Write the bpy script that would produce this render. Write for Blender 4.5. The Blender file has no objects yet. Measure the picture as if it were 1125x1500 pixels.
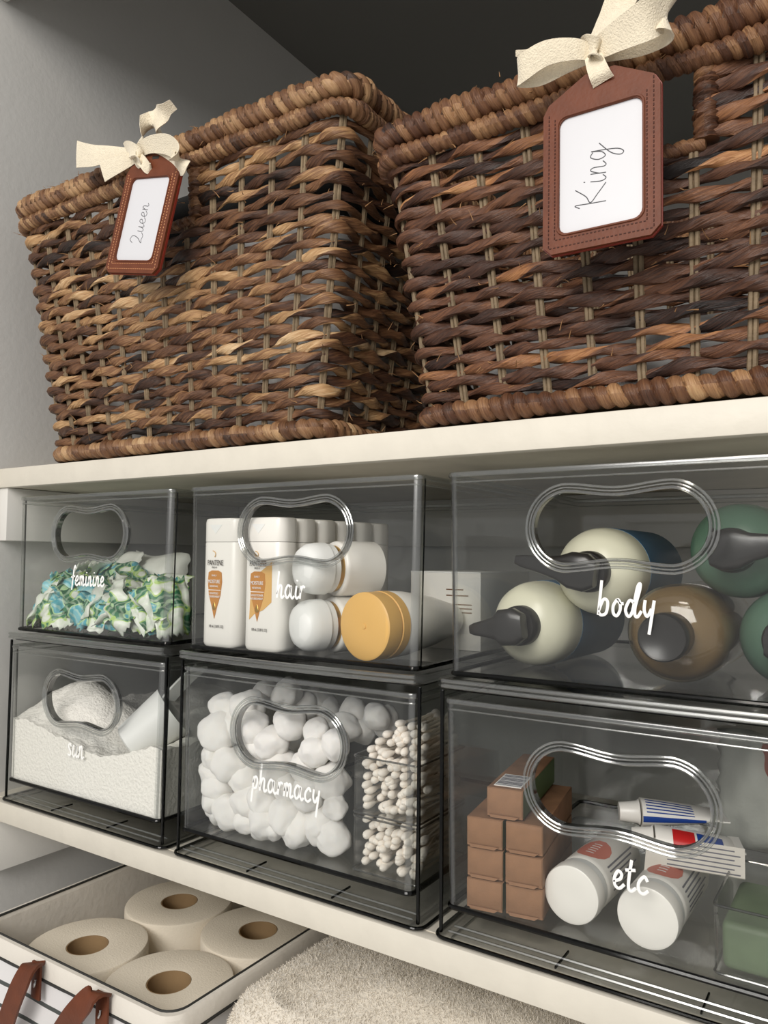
import bpy, bmesh, math, random
from mathutils import Vector, Matrix, noise
PI = math.pi
random.seed(7)
scene = bpy.context.scene
C = scene.collection

# ------------------------------------------------------------------ camera
F_PX, W_PX, H_PX = 1127.0, 1125.0, 1500.0
CAM = Vector((0.93229, -0.55, 0.30370))
RIGHT = Vector((0.83845538, 0.54487702, 0.01008005))
DOWN = Vector((-0.02318978, 0.05415192, -0.99826339))
FWD = Vector((-0.54447664, 0.83676556, 0.05803955))
cd = bpy.data.cameras.new('camera'); cam = bpy.data.objects.new('camera', cd); C.objects.link(cam)
m3 = Matrix((RIGHT, -DOWN, -FWD)).transposed()
cam.matrix_world = Matrix.Translation(CAM) @ m3.to_4x4()
cd.sensor_fit = 'HORIZONTAL'; cd.sensor_width = 36.0; cd.lens = 36.0 * F_PX / W_PX
cd.clip_start = 0.02
scene.camera = cam

def ray(u, v):
    return RIGHT * ((u - W_PX/2) / F_PX) + DOWN * ((v - H_PX/2) / F_PX) + FWD
def at_y(u, v, y):
    d = ray(u, v); return CAM + d * ((y - CAM.y) / d.y)
def at_z(u, v, z):
    d = ray(u, v); return CAM + d * ((z - CAM.z) / d.z)

# ------------------------------------------------------------------ light
world = bpy.data.worlds.new('world'); scene.world = world; world.use_nodes = True
world.node_tree.nodes['Background'].inputs[0].default_value = (1.0, 0.985, 0.96, 1)
world.node_tree.nodes['Background'].inputs[1].default_value = 0.50
def area_light(name, loc, target, size, power, col):
    l = bpy.data.lights.new(name, 'AREA'); l.shape = 'RECTANGLE'; l.size = size[0]; l.size_y = size[1]
    l.energy = power; l.color = col
    o = bpy.data.objects.new(name, l); C.objects.link(o); o.location = loc
    o.rotation_euler = (Vector(target) - Vector(loc)).to_track_quat('-Z', 'Y').to_euler()
    return o
area_light('front_soft_light', (0.75, -2.1, 1.12), (0.35, 0.1, 0.2), (1.2, 0.85), 32, (1.0, 0.97, 0.93))  # unseen broad soft source in front of the closet, direction taken from shadows
area_light('hallway_ceiling_light', (0.9, -1.5, 1.6), (0.4, 0.05, 0.3), (0.5, 0.5), 9, (1.0, 0.93, 0.84))
vs = scene.view_settings
vs.view_transform = 'Standard'; vs.look = 'None'; vs.gamma = 1.0; vs.use_curve_mapping = False
vs.exposure = 0.08
try:
    scene.cycles.transparent_max_bounces = 40
    scene.cycles.max_bounces = 10
    scene.cycles.caustics_reflective = False; scene.cycles.caustics_refractive = False
except Exception:
    pass

# ------------------------------------------------------------------ materials
def srgb(r, g, b):
    f = lambda c: (c/255/12.92) if c/255 <= 0.04045 else ((c/255 + 0.055)/1.055)**2.4
    return (f(r), f(g), f(b), 1.0)
def new_mat(name):
    m = bpy.data.materials.new(name); m.use_nodes = True
    nt = m.node_tree; b = nt.nodes['Principled BSDF']
    return m, nt, b
def node(nt, t, **kw):
    n = nt.nodes.new(t)
    for k, v in kw.items():
        if k.startswith('in_'):
            key = k[3:]; key = int(key) if key.isdigit() else key
            n.inputs[key].default_value = v
        else: setattr(n, k, v)
    return n
def ramp(nt, stops, interp='LINEAR'):
    r = nt.nodes.new('ShaderNodeValToRGB'); r.color_ramp.interpolation = interp
    els = r.color_ramp.elements
    while len(els) < len(stops): els.new(0.5)
    for e, (p, c) in zip(els, stops): e.position = p; e.color = c
    return r
def plain(name, col, rough=0.5, bump=0.0, bscale=200.0, var=0.0, vscale=20.0, spec=0.5, metal=0.0, sss=0.0, sheen=0.0):
    m, nt, b = new_mat(name)
    b.inputs['Base Color'].default_value = col; b.inputs['Roughness'].default_value = rough
    b.inputs['Specular IOR Level'].default_value = spec; b.inputs['Metallic'].default_value = metal
    if sss: b.inputs['Subsurface Weight'].default_value = sss; b.inputs['Subsurface Radius'].default_value = (0.01, 0.009, 0.008)
    if sheen: b.inputs['Sheen Weight'].default_value = sheen
    tc = node(nt, 'ShaderNodeTexCoord')
    if var:
        n = node(nt, 'ShaderNodeTexNoise'); n.inputs['Scale'].default_value = vscale; n.inputs['Detail'].default_value = 4
        nt.links.new(tc.outputs['Object'], n.inputs['Vector'])
        lo = tuple(c*(1-var) for c in col[:3]) + (1,); hi = tuple(min(1, c*(1+var)) for c in col[:3]) + (1,)
        r = ramp(nt, [(0.3, lo), (0.7, hi)]); nt.links.new(n.outputs['Fac'], r.inputs['Fac'])
        nt.links.new(r.outputs['Color'], b.inputs['Base Color'])
    if bump:
        n2 = node(nt, 'ShaderNodeTexNoise'); n2.inputs['Scale'].default_value = bscale; n2.inputs['Detail'].default_value = 5
        nt.links.new(tc.outputs['Object'], n2.inputs['Vector'])
        bp = node(nt, 'ShaderNodeBump'); bp.inputs['Strength'].default_value = bump; bp.inputs['Distance'].default_value = 0.002
        nt.links.new(n2.outputs['Fac'], bp.inputs['Height']); nt.links.new(bp.outputs['Normal'], b.inputs['Normal'])
    return m
def clear(name, tint, gloss=1.0, rough=0.02, ior=1.45, base=0.0, glosscol=(1, 1, 1, 1)):
    m = bpy.data.materials.new(name); m.use_nodes = True; nt = m.node_tree; nt.nodes.clear()
    out = node(nt, 'ShaderNodeOutputMaterial')
    tr = node(nt, 'ShaderNodeBsdfTransparent'); tr.inputs[0].default_value = tint
    gl = node(nt, 'ShaderNodeBsdfGlossy'); gl.inputs['Roughness'].default_value = rough; gl.inputs['Color'].default_value = glosscol
    lw = node(nt, 'ShaderNodeLayerWeight'); lw.inputs['Blend'].default_value = 0.5
    pw = node(nt, 'ShaderNodeMath', operation='POWER'); pw.inputs[1].default_value = 5.0
    r0 = ((ior-1)/(ior+1))**2
    fr = node(nt, 'ShaderNodeMath', operation='MULTIPLY_ADD'); fr.inputs[1].default_value = 1-r0; fr.inputs[2].default_value = r0
    nt.links.new(lw.outputs['Facing'], pw.inputs[0]); nt.links.new(pw.outputs[0], fr.inputs[0])
    mu = node(nt, 'ShaderNodeMath', operation='MULTIPLY_ADD'); mu.inputs[1].default_value = gloss; mu.inputs[2].default_value = base
    mu.use_clamp = True
    mx = node(nt, 'ShaderNodeMixShader')
    nt.links.new(fr.outputs[0], mu.inputs[0]); nt.links.new(mu.outputs[0], mx.inputs[0])
    nt.links.new(tr.outputs[0], mx.inputs[1]); nt.links.new(gl.outputs[0], mx.inputs[2])
    nt.links.new(mx.outputs[0], out.inputs[0])
    return m
def wicker(name, stops, wrap=False, fib=1.0):
    m, nt, b = new_mat(name)
    uv = node(nt, 'ShaderNodeUVMap'); uv.uv_map = 'UVMap'
    sp = node(nt, 'ShaderNodeSeparateXYZ'); nt.links.new(uv.outputs[0], sp.inputs[0])
    oi = node(nt, 'ShaderNodeObjectInfo')
    rn = node(nt, 'ShaderNodeMath', operation='MULTIPLY'); rn.inputs[1].default_value = 371.3
    nt.links.new(oi.outputs['Random'], rn.inputs[0])
    idn = node(nt, 'ShaderNodeMath', operation='FLOOR')
    if wrap:
        nt.links.new(sp.outputs['Y'], idn.inputs[0]); idout = idn.outputs[0]
    else:
        k = node(nt, 'ShaderNodeMath', operation='MULTIPLY'); k.inputs[1].default_value = 2.0
        nt.links.new(sp.outputs['Y'], k.inputs[0]); nt.links.new(k.outputs[0], idn.inputs[0])
        md = node(nt, 'ShaderNodeMath', operation='FLOORED_MODULO'); md.inputs[1].default_value = 2.0
        nt.links.new(idn.outputs[0], md.inputs[0]); idout = md.outputs[0]
    k1 = node(nt, 'ShaderNodeMath', operation='MULTIPLY'); k1.inputs[1].default_value = 0.35 if wrap else 6.0
    nt.links.new(sp.outputs['X'], k1.inputs[0])
    k2 = node(nt, 'ShaderNodeMath', operation='MULTIPLY'); k2.inputs[1].default_value = 0.37 if wrap else 5.7
    nt.links.new(idout, k2.inputs[0])
    cb = node(nt, 'ShaderNodeCombineXYZ')
    nt.links.new(k1.outputs[0], cb.inputs[0]); nt.links.new(k2.outputs[0], cb.inputs[1]); nt.links.new(rn.outputs[0], cb.inputs[2])
    n1 = node(nt, 'ShaderNodeTexNoise'); n1.inputs['Scale'].default_value = 1.0; n1.inputs['Detail'].default_value = 2.0
    nt.links.new(cb.outputs[0], n1.inputs['Vector'])
    wn = node(nt, 'ShaderNodeTexWhiteNoise', noise_dimensions='2D')
    cb3 = node(nt, 'ShaderNodeCombineXYZ'); nt.links.new(idout, cb3.inputs[0]); nt.links.new(rn.outputs[0], cb3.inputs[1])
    nt.links.new(cb3.outputs[0], wn.inputs['Vector'])
    # fibre
    f1 = node(nt, 'ShaderNodeMath', operation='MULTIPLY'); f1.inputs[1].default_value = 0.8 if wrap else 25.0
    f2 = node(nt, 'ShaderNodeMath', operation='MULTIPLY'); f2.inputs[1].default_value = 7.0 if wrap else 16.0
    nt.links.new(sp.outputs['X'], f1.inputs[0]); nt.links.new(sp.outputs['Y'], f2.inputs[0])
    cb2 = node(nt, 'ShaderNodeCombineXYZ'); nt.links.new(f1.outputs[0], cb2.inputs[0]); nt.links.new(f2.outputs[0], cb2.inputs[1]); nt.links.new(rn.outputs[0], cb2.inputs[2])
    n2 = node(nt, 'ShaderNodeTexNoise'); n2.inputs['Scale'].default_value = 1.0; n2.inputs['Detail'].default_value = 4.0; n2.inputs['Roughness'].default_value = 0.65
    nt.links.new(cb2.outputs[0], n2.inputs['Vector'])
    a1 = node(nt, 'ShaderNodeMath', operation='MULTIPLY_ADD'); a1.inputs[1].default_value = 0.30; a1.inputs[2].default_value = -0.15
    nt.links.new(wn.outputs['Value'], a1.inputs[0])
    a2 = node(nt, 'ShaderNodeMath', operation='MULTIPLY_ADD'); a2.inputs[1].default_value = 0.55; a2.inputs[2].default_value = -0.275
    nt.links.new(n2.outputs['Fac'], a2.inputs[0])
    s1 = node(nt, 'ShaderNodeMath', operation='ADD'); nt.links.new(n1.outputs['Fac'], s1.inputs[0]); nt.links.new(a1.outputs[0], s1.inputs[1])
    s2 = node(nt, 'ShaderNodeMath', operation='ADD'); nt.links.new(s1.outputs[0], s2.inputs[0]); nt.links.new(a2.outputs[0], s2.inputs[1])
    r = ramp(nt, stops); nt.links.new(s2.outputs[0], r.inputs['Fac'])
    nt.links.new(r.outputs['Color'], b.inputs['Base Color'])
    b.inputs['Roughness'].default_value = 0.45; b.inputs['Specular IOR Level'].default_value = 0.4
    bp = node(nt, 'ShaderNodeBump'); bp.inputs['Strength'].default_value = 0.9 * fib; bp.inputs['Distance'].default_value = 0.0016
    nt.links.new(n2.outputs['Fac'], bp.inputs['Height']); nt.links.new(bp.outputs['Normal'], b.inputs['Normal'])
    return m

M = {}
M['wall'] = plain('painted_wall', srgb(208, 207, 204), 0.6, 0.15, 120, 0.02, 8)
M['ceil'] = plain('shaded_ceiling', srgb(120, 119, 115), 0.8)  # shade of the closet ceiling is painted into this grey
M['trim'] = plain('painted_trim', srgb(220, 218, 213), 0.45, 0.1, 90)
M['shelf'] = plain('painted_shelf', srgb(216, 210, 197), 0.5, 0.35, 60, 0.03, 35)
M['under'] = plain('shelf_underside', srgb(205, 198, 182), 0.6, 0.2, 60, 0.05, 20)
M['wk_l'] = wicker('wicker_tan', [(0.22, srgb(24, 16, 12)), (0.40, srgb(74, 47, 32)), (0.55, srgb(120, 84, 57)), (0.70, srgb(176, 138, 96)), (0.88, srgb(220, 190, 150))])
M['wk_r'] = wicker('wicker_dark', [(0.22, srgb(22, 14, 12)), (0.42, srgb(66, 41, 30)), (0.58, srgb(106, 69, 47)), (0.74, srgb(156, 107, 68)), (0.92, srgb(206, 158, 110))])
M['wrap_l'] = wicker('wicker_wrap_tan', [(0.12, srgb(30, 20, 16)), (0.34, srgb(92, 60, 38)), (0.55, srgb(132, 96, 66)), (0.78, srgb(184, 148, 108)), (0.95, srgb(214, 186, 146))], True)
M['wrap_r'] = wicker('wicker_wrap_dark', [(0.12, srgb(26, 18, 16)), (0.36, srgb(86, 54, 36)), (0.55, srgb(116, 80, 54)), (0.78, srgb(166, 126, 88)), (0.95, srgb(196, 160, 118))], True)
M['stake'] = plain('stake_wood', srgb(122, 104, 80), 0.7, 0.5, 300, 0.25, 90)
M['fibre'] = plain('dry_fibre', srgb(150, 112, 74), 0.7, 0, 1, 0.3, 60)
M['hole_shade_cloth'] = plain('hole_shade_cloth', srgb(30, 29, 28), 0.9, 0.4, 200)
M['linen'] = plain('white_linen', srgb(235, 234, 232), 0.8, 0.3, 60)
M['leather'] = plain('cognac_leather', srgb(102, 53, 31), 0.5, 0.12, 350, 0.12, 60, spec=0.3)
M['leather_red'] = plain('leather_edge', srgb(128, 44, 32), 0.4)
M['thread'] = plain('stitch_thread', srgb(196, 138, 96), 0.6)
M['thread_dark'] = plain('stitch_thread_dark', srgb(70, 34, 22), 0.6)
M['card'] = plain('card_paper', srgb(206, 206, 210), 0.32, 0.05, 40)
M['ink'] = plain('pencil_ink', srgb(70, 70, 74), 0.6)
M['ribbon'] = plain('cream_ribbon', srgb(232, 220, 196), 0.75, 0.6, 900, 0.05, 300, sheen=0.3)
M['acrylic'] = clear('clear_acrylic', (0.985, 0.988, 0.985, 1), 0.9)
M['acrylic_front'] = clear('clear_acrylic_front', (0.98, 0.983, 0.98, 1), 1.0)
M['smoke'] = clear('smoky_acrylic', (0.92, 0.925, 0.92, 1), 1.0)
M['edge'] = clear('acrylic_edge', (0.80, 0.81, 0.80, 1), 1.2, 0.22, 1.45, 0.10)
M['edge_dark'] = clear('acrylic_dark_edge', (0.10, 0.105, 0.10, 1), 0.8, 0.1, 1.45, 0.0)  # near-black tint imitates refraction in thick acrylic edges
M['ring'] = clear('acrylic_handle_ring', (0.80, 0.81, 0.80, 1), 1.6, 0.10, 1.5, 0.14)
M['lip'] = clear('acrylic_lip', (0.45, 0.455, 0.45, 1), 1.5, 0.06, 1.5, 0.05)
M['vinyl'] = plain('white_vinyl', srgb(246, 246, 244), 0.45)
M['white_plastic'] = plain('white_plastic', srgb(238, 235, 228), 0.3, sss=0.0)
M['frost'] = plain('frosted_plastic', srgb(232, 233, 230), 0.42)
M['cream_plastic'] = plain('cream_lotion', srgb(226, 224, 200), 0.28)
M['black_plastic'] = plain('black_plastic', srgb(36, 34, 33), 0.28)
M['blue_label'] = plain('blue_label', srgb(62, 108, 142), 0.4)
M['green_plastic'] = plain('green_lotion', srgb(84, 112, 94), 0.3)
M['amber'] = clear('amber_plastic', (0.90, 0.82, 0.66, 1), 1.0, 0.05, 1.45, 0.02)
M['amber_in'] = plain('amber_liquid', srgb(128, 112, 86), 0.4)
M['gold_plastic'] = plain('honey_plastic', srgb(226, 178, 98), 0.42, 0.05, 300)
M['gold'] = plain('gold_ring', srgb(190, 150, 80), 0.3, metal=0.9)
M['orange'] = plain('orange_label', srgb(190, 128, 52), 0.45)
M['orange_light'] = plain('light_gold_label', srgb(218, 172, 100), 0.45)
M['print_dark'] = plain('dark_print', srgb(60, 52, 44), 0.6)
M['print_grey'] = plain('grey_print', srgb(112, 112, 120), 0.6)
M['coral'] = plain('coral_label', srgb(206, 118, 100), 0.5)
M['kraft'] = plain('kraft_board', srgb(142, 104, 75), 0.75, 0.9, 38, 0.22, 45)
M['green_board'] = plain('green_board', srgb(72, 92, 46), 0.6)
M['cotton'] = plain('cotton', srgb(253, 250, 244), 0.95, 0.5, 160, sss=0.35, sheen=0.4)
M['swab'] = plain('swab_cotton', srgb(252, 244, 234), 0.9, 0.25, 600)
M['stick'] = plain('swab_stick', srgb(226, 214, 196), 0.6)
M['powder'] = plain('white_powder', srgb(246, 243, 235), 0.95, 1.0, 300, 0.05, 300)
M['tube_blue'] = plain('blue_print', srgb(34, 70, 150), 0.4)
M['tube_red'] = plain('red_print', srgb(196, 40, 40), 0.4)
M['paper_roll'] = plain('toilet_paper', srgb(226, 216, 198), 0.9, 0.3, 500)
M['core'] = plain('roll_core_card', srgb(150, 122, 86), 0.85, 0.2, 100)
M['liner'] = plain('cotton_liner', srgb(222, 216, 206), 0.85, 0.3, 120)
M['piping'] = plain('dark_piping', srgb(44, 44, 42), 0.7)
M['blanket'] = plain('fleece', srgb(236, 228, 214), 0.95, 0.9, 260, sheen=0.5)
M['pin'] = plain('steel_pin', srgb(200, 200, 200), 0.3, metal=0.9)
M['brown_print'] = plain('brown_print', srgb(120, 84, 56), 0.6)
M['soap'] = plain('green_soap', srgb(98, 116, 86), 0.5, 0.2, 60, 0.2, 30)

def leaf_wrapper():
    m, nt, b = new_mat('leaf_print_wrapper')
    tc = node(nt, 'ShaderNodeTexCoord'); oi = node(nt, 'ShaderNodeObjectInfo')
    mp = node(nt, 'ShaderNodeVectorMath', operation='SCALE'); mp.inputs['Scale'].default_value = 1.0
    nt.links.new(tc.outputs['Object'], mp.inputs[0])
    off = node(nt, 'ShaderNodeMath', operation='MULTIPLY'); off.inputs[1].default_value = 53.0
    nt.links.new(oi.outputs['Random'], off.inputs[0])
    ad = node(nt, 'ShaderNodeVectorMath', operation='ADD'); nt.links.new(mp.outputs[0], ad.inputs[0]); nt.links.new(off.outputs[0], ad.inputs[1])
    n1 = node(nt, 'ShaderNodeTexNoise'); n1.inputs['Scale'].default_value = 34; n1.inputs['Detail'].default_value = 1.5
    nt.links.new(ad.outputs[0], n1.inputs['Vector'])
    v = node(nt, 'ShaderNodeTexWave'); v.inputs['Scale'].default_value = 48; v.inputs['Distortion'].default_value = 9; v.inputs['Detail'].default_value = 2
    nt.links.new(ad.outputs[0], v.inputs['Vector'])
    pal = ramp(nt, [(0.0, srgb(226, 230, 220)), (0.43, srgb(214, 222, 196)), (0.445, srgb(172, 202, 112)), (0.475, srgb(62, 124, 88)), (0.53, srgb(40, 96, 68)), (0.575, srgb(168, 204, 150)), (0.605, srgb(84, 164, 178)), (0.68, srgb(132, 196, 206))], 'CONSTANT')
    sh_ = node(nt, 'ShaderNodeMath', operation='MULTIPLY_ADD'); sh_.inputs[1].default_value = 0.34; sh_.inputs[2].default_value = -0.19
    nt.links.new(oi.outputs['Random'], sh_.inputs[0])
    sm2 = node(nt, 'ShaderNodeMath', operation='ADD'); nt.links.new(n1.outputs['Fac'], sm2.inputs[0]); nt.links.new(sh_.outputs[0], sm2.inputs[1])
    nt.links.new(sm2.outputs[0], pal.inputs['Fac'])
    st = ramp(nt, [(0.55, (0, 0, 0, 1)), (0.8, (1, 1, 1, 1))]); nt.links.new(v.outputs['Fac'], st.inputs['Fac'])
    mx = node(nt, 'ShaderNodeMixRGB'); mx.inputs['Color2'].default_value = srgb(206, 222, 196)
    k = node(nt, 'ShaderNodeMath', operation='MULTIPLY'); k.inputs[1].default_value = 0.38
    nt.links.new(st.outputs['Color'], k.inputs[0]); nt.links.new(k.outputs[0], mx.inputs['Fac'])
    nt.links.new(pal.outputs['Color'], mx.inputs['Color1']); nt.links.new(mx.outputs[0], b.inputs['Base Color'])
    b.inputs['Roughness'].default_value = 0.35
    return m
M['leaf'] = leaf_wrapper()
M['pale_wrap'] = plain('pale_wrapper', srgb(226, 228, 218), 0.45, 0.5, 90, 0.06, 30)
M['film'] = clear('crinkled_film', (0.80, 0.82, 0.80, 1), 1.5, 0.2, 1.45, 0.05)
def stripes():
    m, nt, b = new_mat('striped_canvas')
    tc = node(nt, 'ShaderNodeTexCoord'); sp = node(nt, 'ShaderNodeSeparateXYZ'); nt.links.new(tc.outputs['Object'], sp.inputs[0])
    n = node(nt, 'ShaderNodeTexNoise'); n.inputs['Scale'].default_value = 14
    nt.links.new(tc.outputs['Object'], n.inputs['Vector'])
    ws = node(nt, 'ShaderNodeMath', operation='MULTIPLY_ADD'); ws.inputs[1].default_value = 0.005
    nt.links.new(n.outputs['Fac'], ws.inputs[0]); nt.links.new(sp.outputs['Z'], ws.inputs[2])
    md = node(nt, 'ShaderNodeMath', operation='FLOORED_MODULO'); md.inputs[1].default_value = 0.0245
    nt.links.new(ws.outputs[0], md.inputs[0])
    lt = node(nt, 'ShaderNodeMath', operation='LESS_THAN'); lt.inputs[1].default_value = 0.0045; nt.links.new(md.outputs[0], lt.inputs[0])
    mx = node(nt, 'ShaderNodeMixRGB'); mx.inputs['Color1'].default_value = srgb(228, 226, 226); mx.inputs['Color2'].default_value = srgb(78, 82, 80)
    nt.links.new(lt.outputs[0], mx.inputs['Fac']); nt.links.new(mx.outputs[0], b.inputs['Base Color'])
    b.inputs['Roughness'].default_value = 0.85
    return m
M['stripe'] = stripes()

# ------------------------------------------------------------------ builders
def finish(o, smooth=True, ang=0.7):
    if smooth:
        for p in o.data.polygons: p.use_smooth = True
        try: o.data.set_sharp_from_angle(angle=ang)
        except Exception: pass
def obj(name, verts, faces, mat, parent=None, smooth=True, uv=None, mats=None, fm=None):
    me = bpy.data.meshes.new(name); me.from_pydata([tuple(v) for v in verts], [], faces); me.update()
    if mats:
        for mm in mats: me.materials.append(mm)
        if fm:
            for p, i in zip(me.polygons, fm): p.material_index = i
    else: me.materials.append(mat)
    if uv:
        l = me.uv_layers.new(name='UVMap')
        flat = []
        for f in uv:
            for q in f: flat.extend(q)
        l.data.foreach_set('uv', flat)
    o = bpy.data.objects.new(name, me); C.objects.link(o); o.parent = parent
    finish(o, smooth)
    return o
def from_bm(name, bm, mat, parent=None, smooth=True, mats=None):
    bmesh.ops.recalc_face_normals(bm, faces=bm.faces)
    me = bpy.data.meshes.new(name); bm.to_mesh(me); bm.free()
    for mm in (mats or [mat]): me.materials.append(mm)
    o = bpy.data.objects.new(name, me); C.objects.link(o); o.parent = parent
    finish(o, smooth)
    return o
def tag(o, label, cat=None, group=None, kind=None):
    if label: o['label'] = label
    if cat: o['category'] = cat
    if group: o['group'] = group
    if kind: o['kind'] = kind
    return o
def thing(name, label, cat, loc=(0, 0, 0), rot=None, group=None):
    o = bpy.data.objects.new(name, None); C.objects.link(o); o.location = loc
    o.empty_display_size = 0.02
    if rot is not None: o.rotation_euler = rot
    return tag(o, label, cat, group)
def bm_box(bm, x0, x1, y0, y1, z0, z1, bev=0.0, seg=2, mi=0, mtx=None):
    r = bmesh.ops.create_cube(bm, size=1.0)
    vs_ = r['verts']
    bmesh.ops.scale(bm, vec=(x1-x0, y1-y0, z1-z0), verts=vs_)
    bmesh.ops.translate(bm, vec=((x0+x1)/2, (y0+y1)/2, (z0+z1)/2), verts=vs_)
    fs = list({f for v in vs_ for f in v.link_faces})
    for f in fs: f.material_index = mi
    if bev:
        es = list({e for v in vs_ for e in v.link_edges})
        rr = bmesh.ops.bevel(bm, geom=es, offset=bev, segments=seg, affect='EDGES', profile=0.5)
        vs_ = list({v for f in rr['faces'] for v in f.verts} | {v for v in vs_ if v.is_valid})
    if mtx is not None: bmesh.ops.transform(bm, matrix=mtx, verts=vs_)
    return vs_
def box(name, x0, x1, y0, y1, z0, z1, mat, parent=None, bev=0.0, seg=2, mtx=None):
    bm = bmesh.new(); bm_box(bm, x0, x1, y0, y1, z0, z1, bev, seg, 0, mtx)
    return from_bm(name, bm, mat, parent)
def spline(pts, n=8, closed=False):
    P = [Vector(p) for p in pts]; out = []; N = len(P)
    rng = range(N) if closed else range(N-1)
    for i in rng:
        if closed: p0, p1, p2, p3 = P[i-1], P[i], P[(i+1) % N], P[(i+2) % N]
        else: p0, p1, p2, p3 = P[max(0, i-1)], P[i], P[i+1], P[min(N-1, i+2)]
        for k in range(n):
            t = k/n
            out.append(0.5*((2*p1) + (p2-p0)*t + (2*p0-5*p1+4*p2-p3)*t*t + (3*p1-p0-3*p2+p3)*t**3))
    if not closed: out.append(P[-1].copy())
    return out
def tube_data(path, rad, seg=8, closed=False, upv=None, flat=None, base=0):
    """verts, faces of a round tube along a path; flat = (axis, factor) squashes along a world axis"""
    N = len(path); V = []; Fc = []
    for i, p in enumerate(path):
        if closed: t = path[(i+1) % N] - path[i-1]
        else: t = path[min(N-1, i+1)] - path[max(0, i-1)]
        t = t.normalized() if t.length > 1e-9 else Vector((0, 0, 1))
        u = upv if upv is not None else Vector((0, 0, 1))
        a = t.cross(u)
        if a.length < 1e-3: a = t.cross(Vector((0, 1, 0.3)))
        a.normalize(); b = a.cross(t).normalized()
        r = rad(i/(max(1, N-1))) if callable(rad) else rad
        for k in range(seg):
            ang = 2*PI*k/seg
            d = a*math.cos(ang)*r + b*math.sin(ang)*r
            if flat: d = d - flat[0]*(d.dot(flat[0])*(1-flat[1]))
            V.append(p + d)
    lim = N if closed else N-1
    for i in range(lim):
        j = (i+1) % N
        for k in range(seg):
            k2 = (k+1) % seg
            Fc.append((base+i*seg+k, base+i*seg+k2, base+j*seg+k2, base+j*seg+k))
    if not closed:
        Fc.append(tuple(base+k for k in range(seg))[::-1]); Fc.append(tuple(base+(N-1)*seg+k for k in range(seg)))
    return V, Fc
def tube(name, path, rad, mat, parent=None, seg=8, closed=False, upv=None, flat=None):
    V, Fc = tube_data([Vector(p) for p in path], rad, seg, closed, upv, flat)
    return obj(name, V, Fc, mat, parent)
def tubes(name, paths, rad, mat, parent=None, seg=6, upv=None, flat=None):
    V, Fc = [], []
    for p in paths:
        v, f = tube_data([Vector(q) for q in p], rad, seg, False, upv, flat, len(V)); V += v; Fc += f
    return obj(name, V, Fc, mat, parent)
def lathe(name, prof, mat, parent=None, seg=40, mtx=None, cap=True):
    V, Fc = [], []
    n = len(prof)
    for r, h in prof:
        for k in range(seg):
            a = 2*PI*k/seg; V.append(Vector((r*math.cos(a), r*math.sin(a), h)))
    for i in range(n-1):
        for k in range(seg):
            k2 = (k+1) % seg
            Fc.append((i*seg+k, i*seg+k2, (i+1)*seg+k2, (i+1)*seg+k))
    if cap:
        if prof[0][0] > 1e-6: Fc.append(tuple(range(seg))[::-1])
        if prof[-1][0] > 1e-6: Fc.append(tuple((n-1)*seg+k for k in range(seg)))
    if mtx is not None: V = [mtx @ v for v in V]
    return obj(name, V, Fc, mat, parent)
def rrect(hx, hy, r, n=5, cx=0.0, cy=0.0):
    out = []
    for (sx, sy, a0) in ((1, -1, -PI/2), (1, 1, 0), (-1, 1, PI/2), (-1, -1, PI)):
        for k in range(n+1):
            a = a0 + (PI/2)*k/n
            out.append((cx + sx*(hx-r) + r*math.cos(a), cy + sy*(hy-r) + r*math.sin(a)))
    return out
def loft(name, loops, mat, parent=None, caps=(True, True), smooth=True, uv=None, closed=False):
    n = len(loops[0]); V = [Vector(p) for l in loops for p in l]; Fc = []
    L = len(loops)
    for i in range(L if closed else L-1):
        j = (i+1) % L
        for k in range(n):
            k2 = (k+1) % n
            Fc.append((i*n+k, i*n+k2, j*n+k2, j*n+k))
    if caps[0] and not closed: Fc.append(tuple(range(n))[::-1])
    if caps[1] and not closed: Fc.append(tuple((L-1)*n+k for k in range(n)))
    return obj(name, V, Fc, mat, parent, smooth)
def ring_hit(poly, c, ang):
    """distance from c along angle to polygon outline"""
    d = (math.cos(ang), math.sin(ang)); best = None
    for i in range(len(poly)):
        x1, y1 = poly[i]; x2, y2 = poly[(i+1) % len(poly)]
        ex, ey = x2-x1, y2-y1
        det = d[0]*(-ey) + d[1]*ex
        if abs(det) < 1e-12: continue
        rx, ry = x1-c[0], y1-c[1]
        t = (rx*(-ey) + ry*ex)/det; s = (d[0]*ry - d[1]*rx)/det
        if t > 0 and -1e-6 <= s <= 1+1e-6 and (best is None or t > best): best = t
    return best or 0.0
def ring_plate(V, Fc, outer, inner, c, y0, y1, n=96, extra=()):
    """plate in XZ with a hole; appends to V/Fc"""
    angs = sorted(set([2*PI*k/n for k in range(n)] + [a % (2*PI) for a in extra]))
    b = len(V); N = len(angs)
    for yy in (y0, y1):
        for poly in (outer, inner):
            for a in angs:
                t = ring_hit(poly, c, a); V.append(Vector((c[0]+t*math.cos(a), yy, c[1]+t*math.sin(a))))
    for k in range(N):
        k2 = (k+1) % N
        o0, o0b, i0, i0b = b+k, b+k2, b+N+k, b+N+k2
        o1, o1b, i1, i1b = b+2*N+k, b+2*N+k2, b+3*N+k, b+3*N+k2
        Fc += [(o0, o0b, i0b, i0), (o1, i1, i1b, o1b), (i0, i0b, i1b, i1), (o0, o1, o1b, o0b)]
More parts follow.
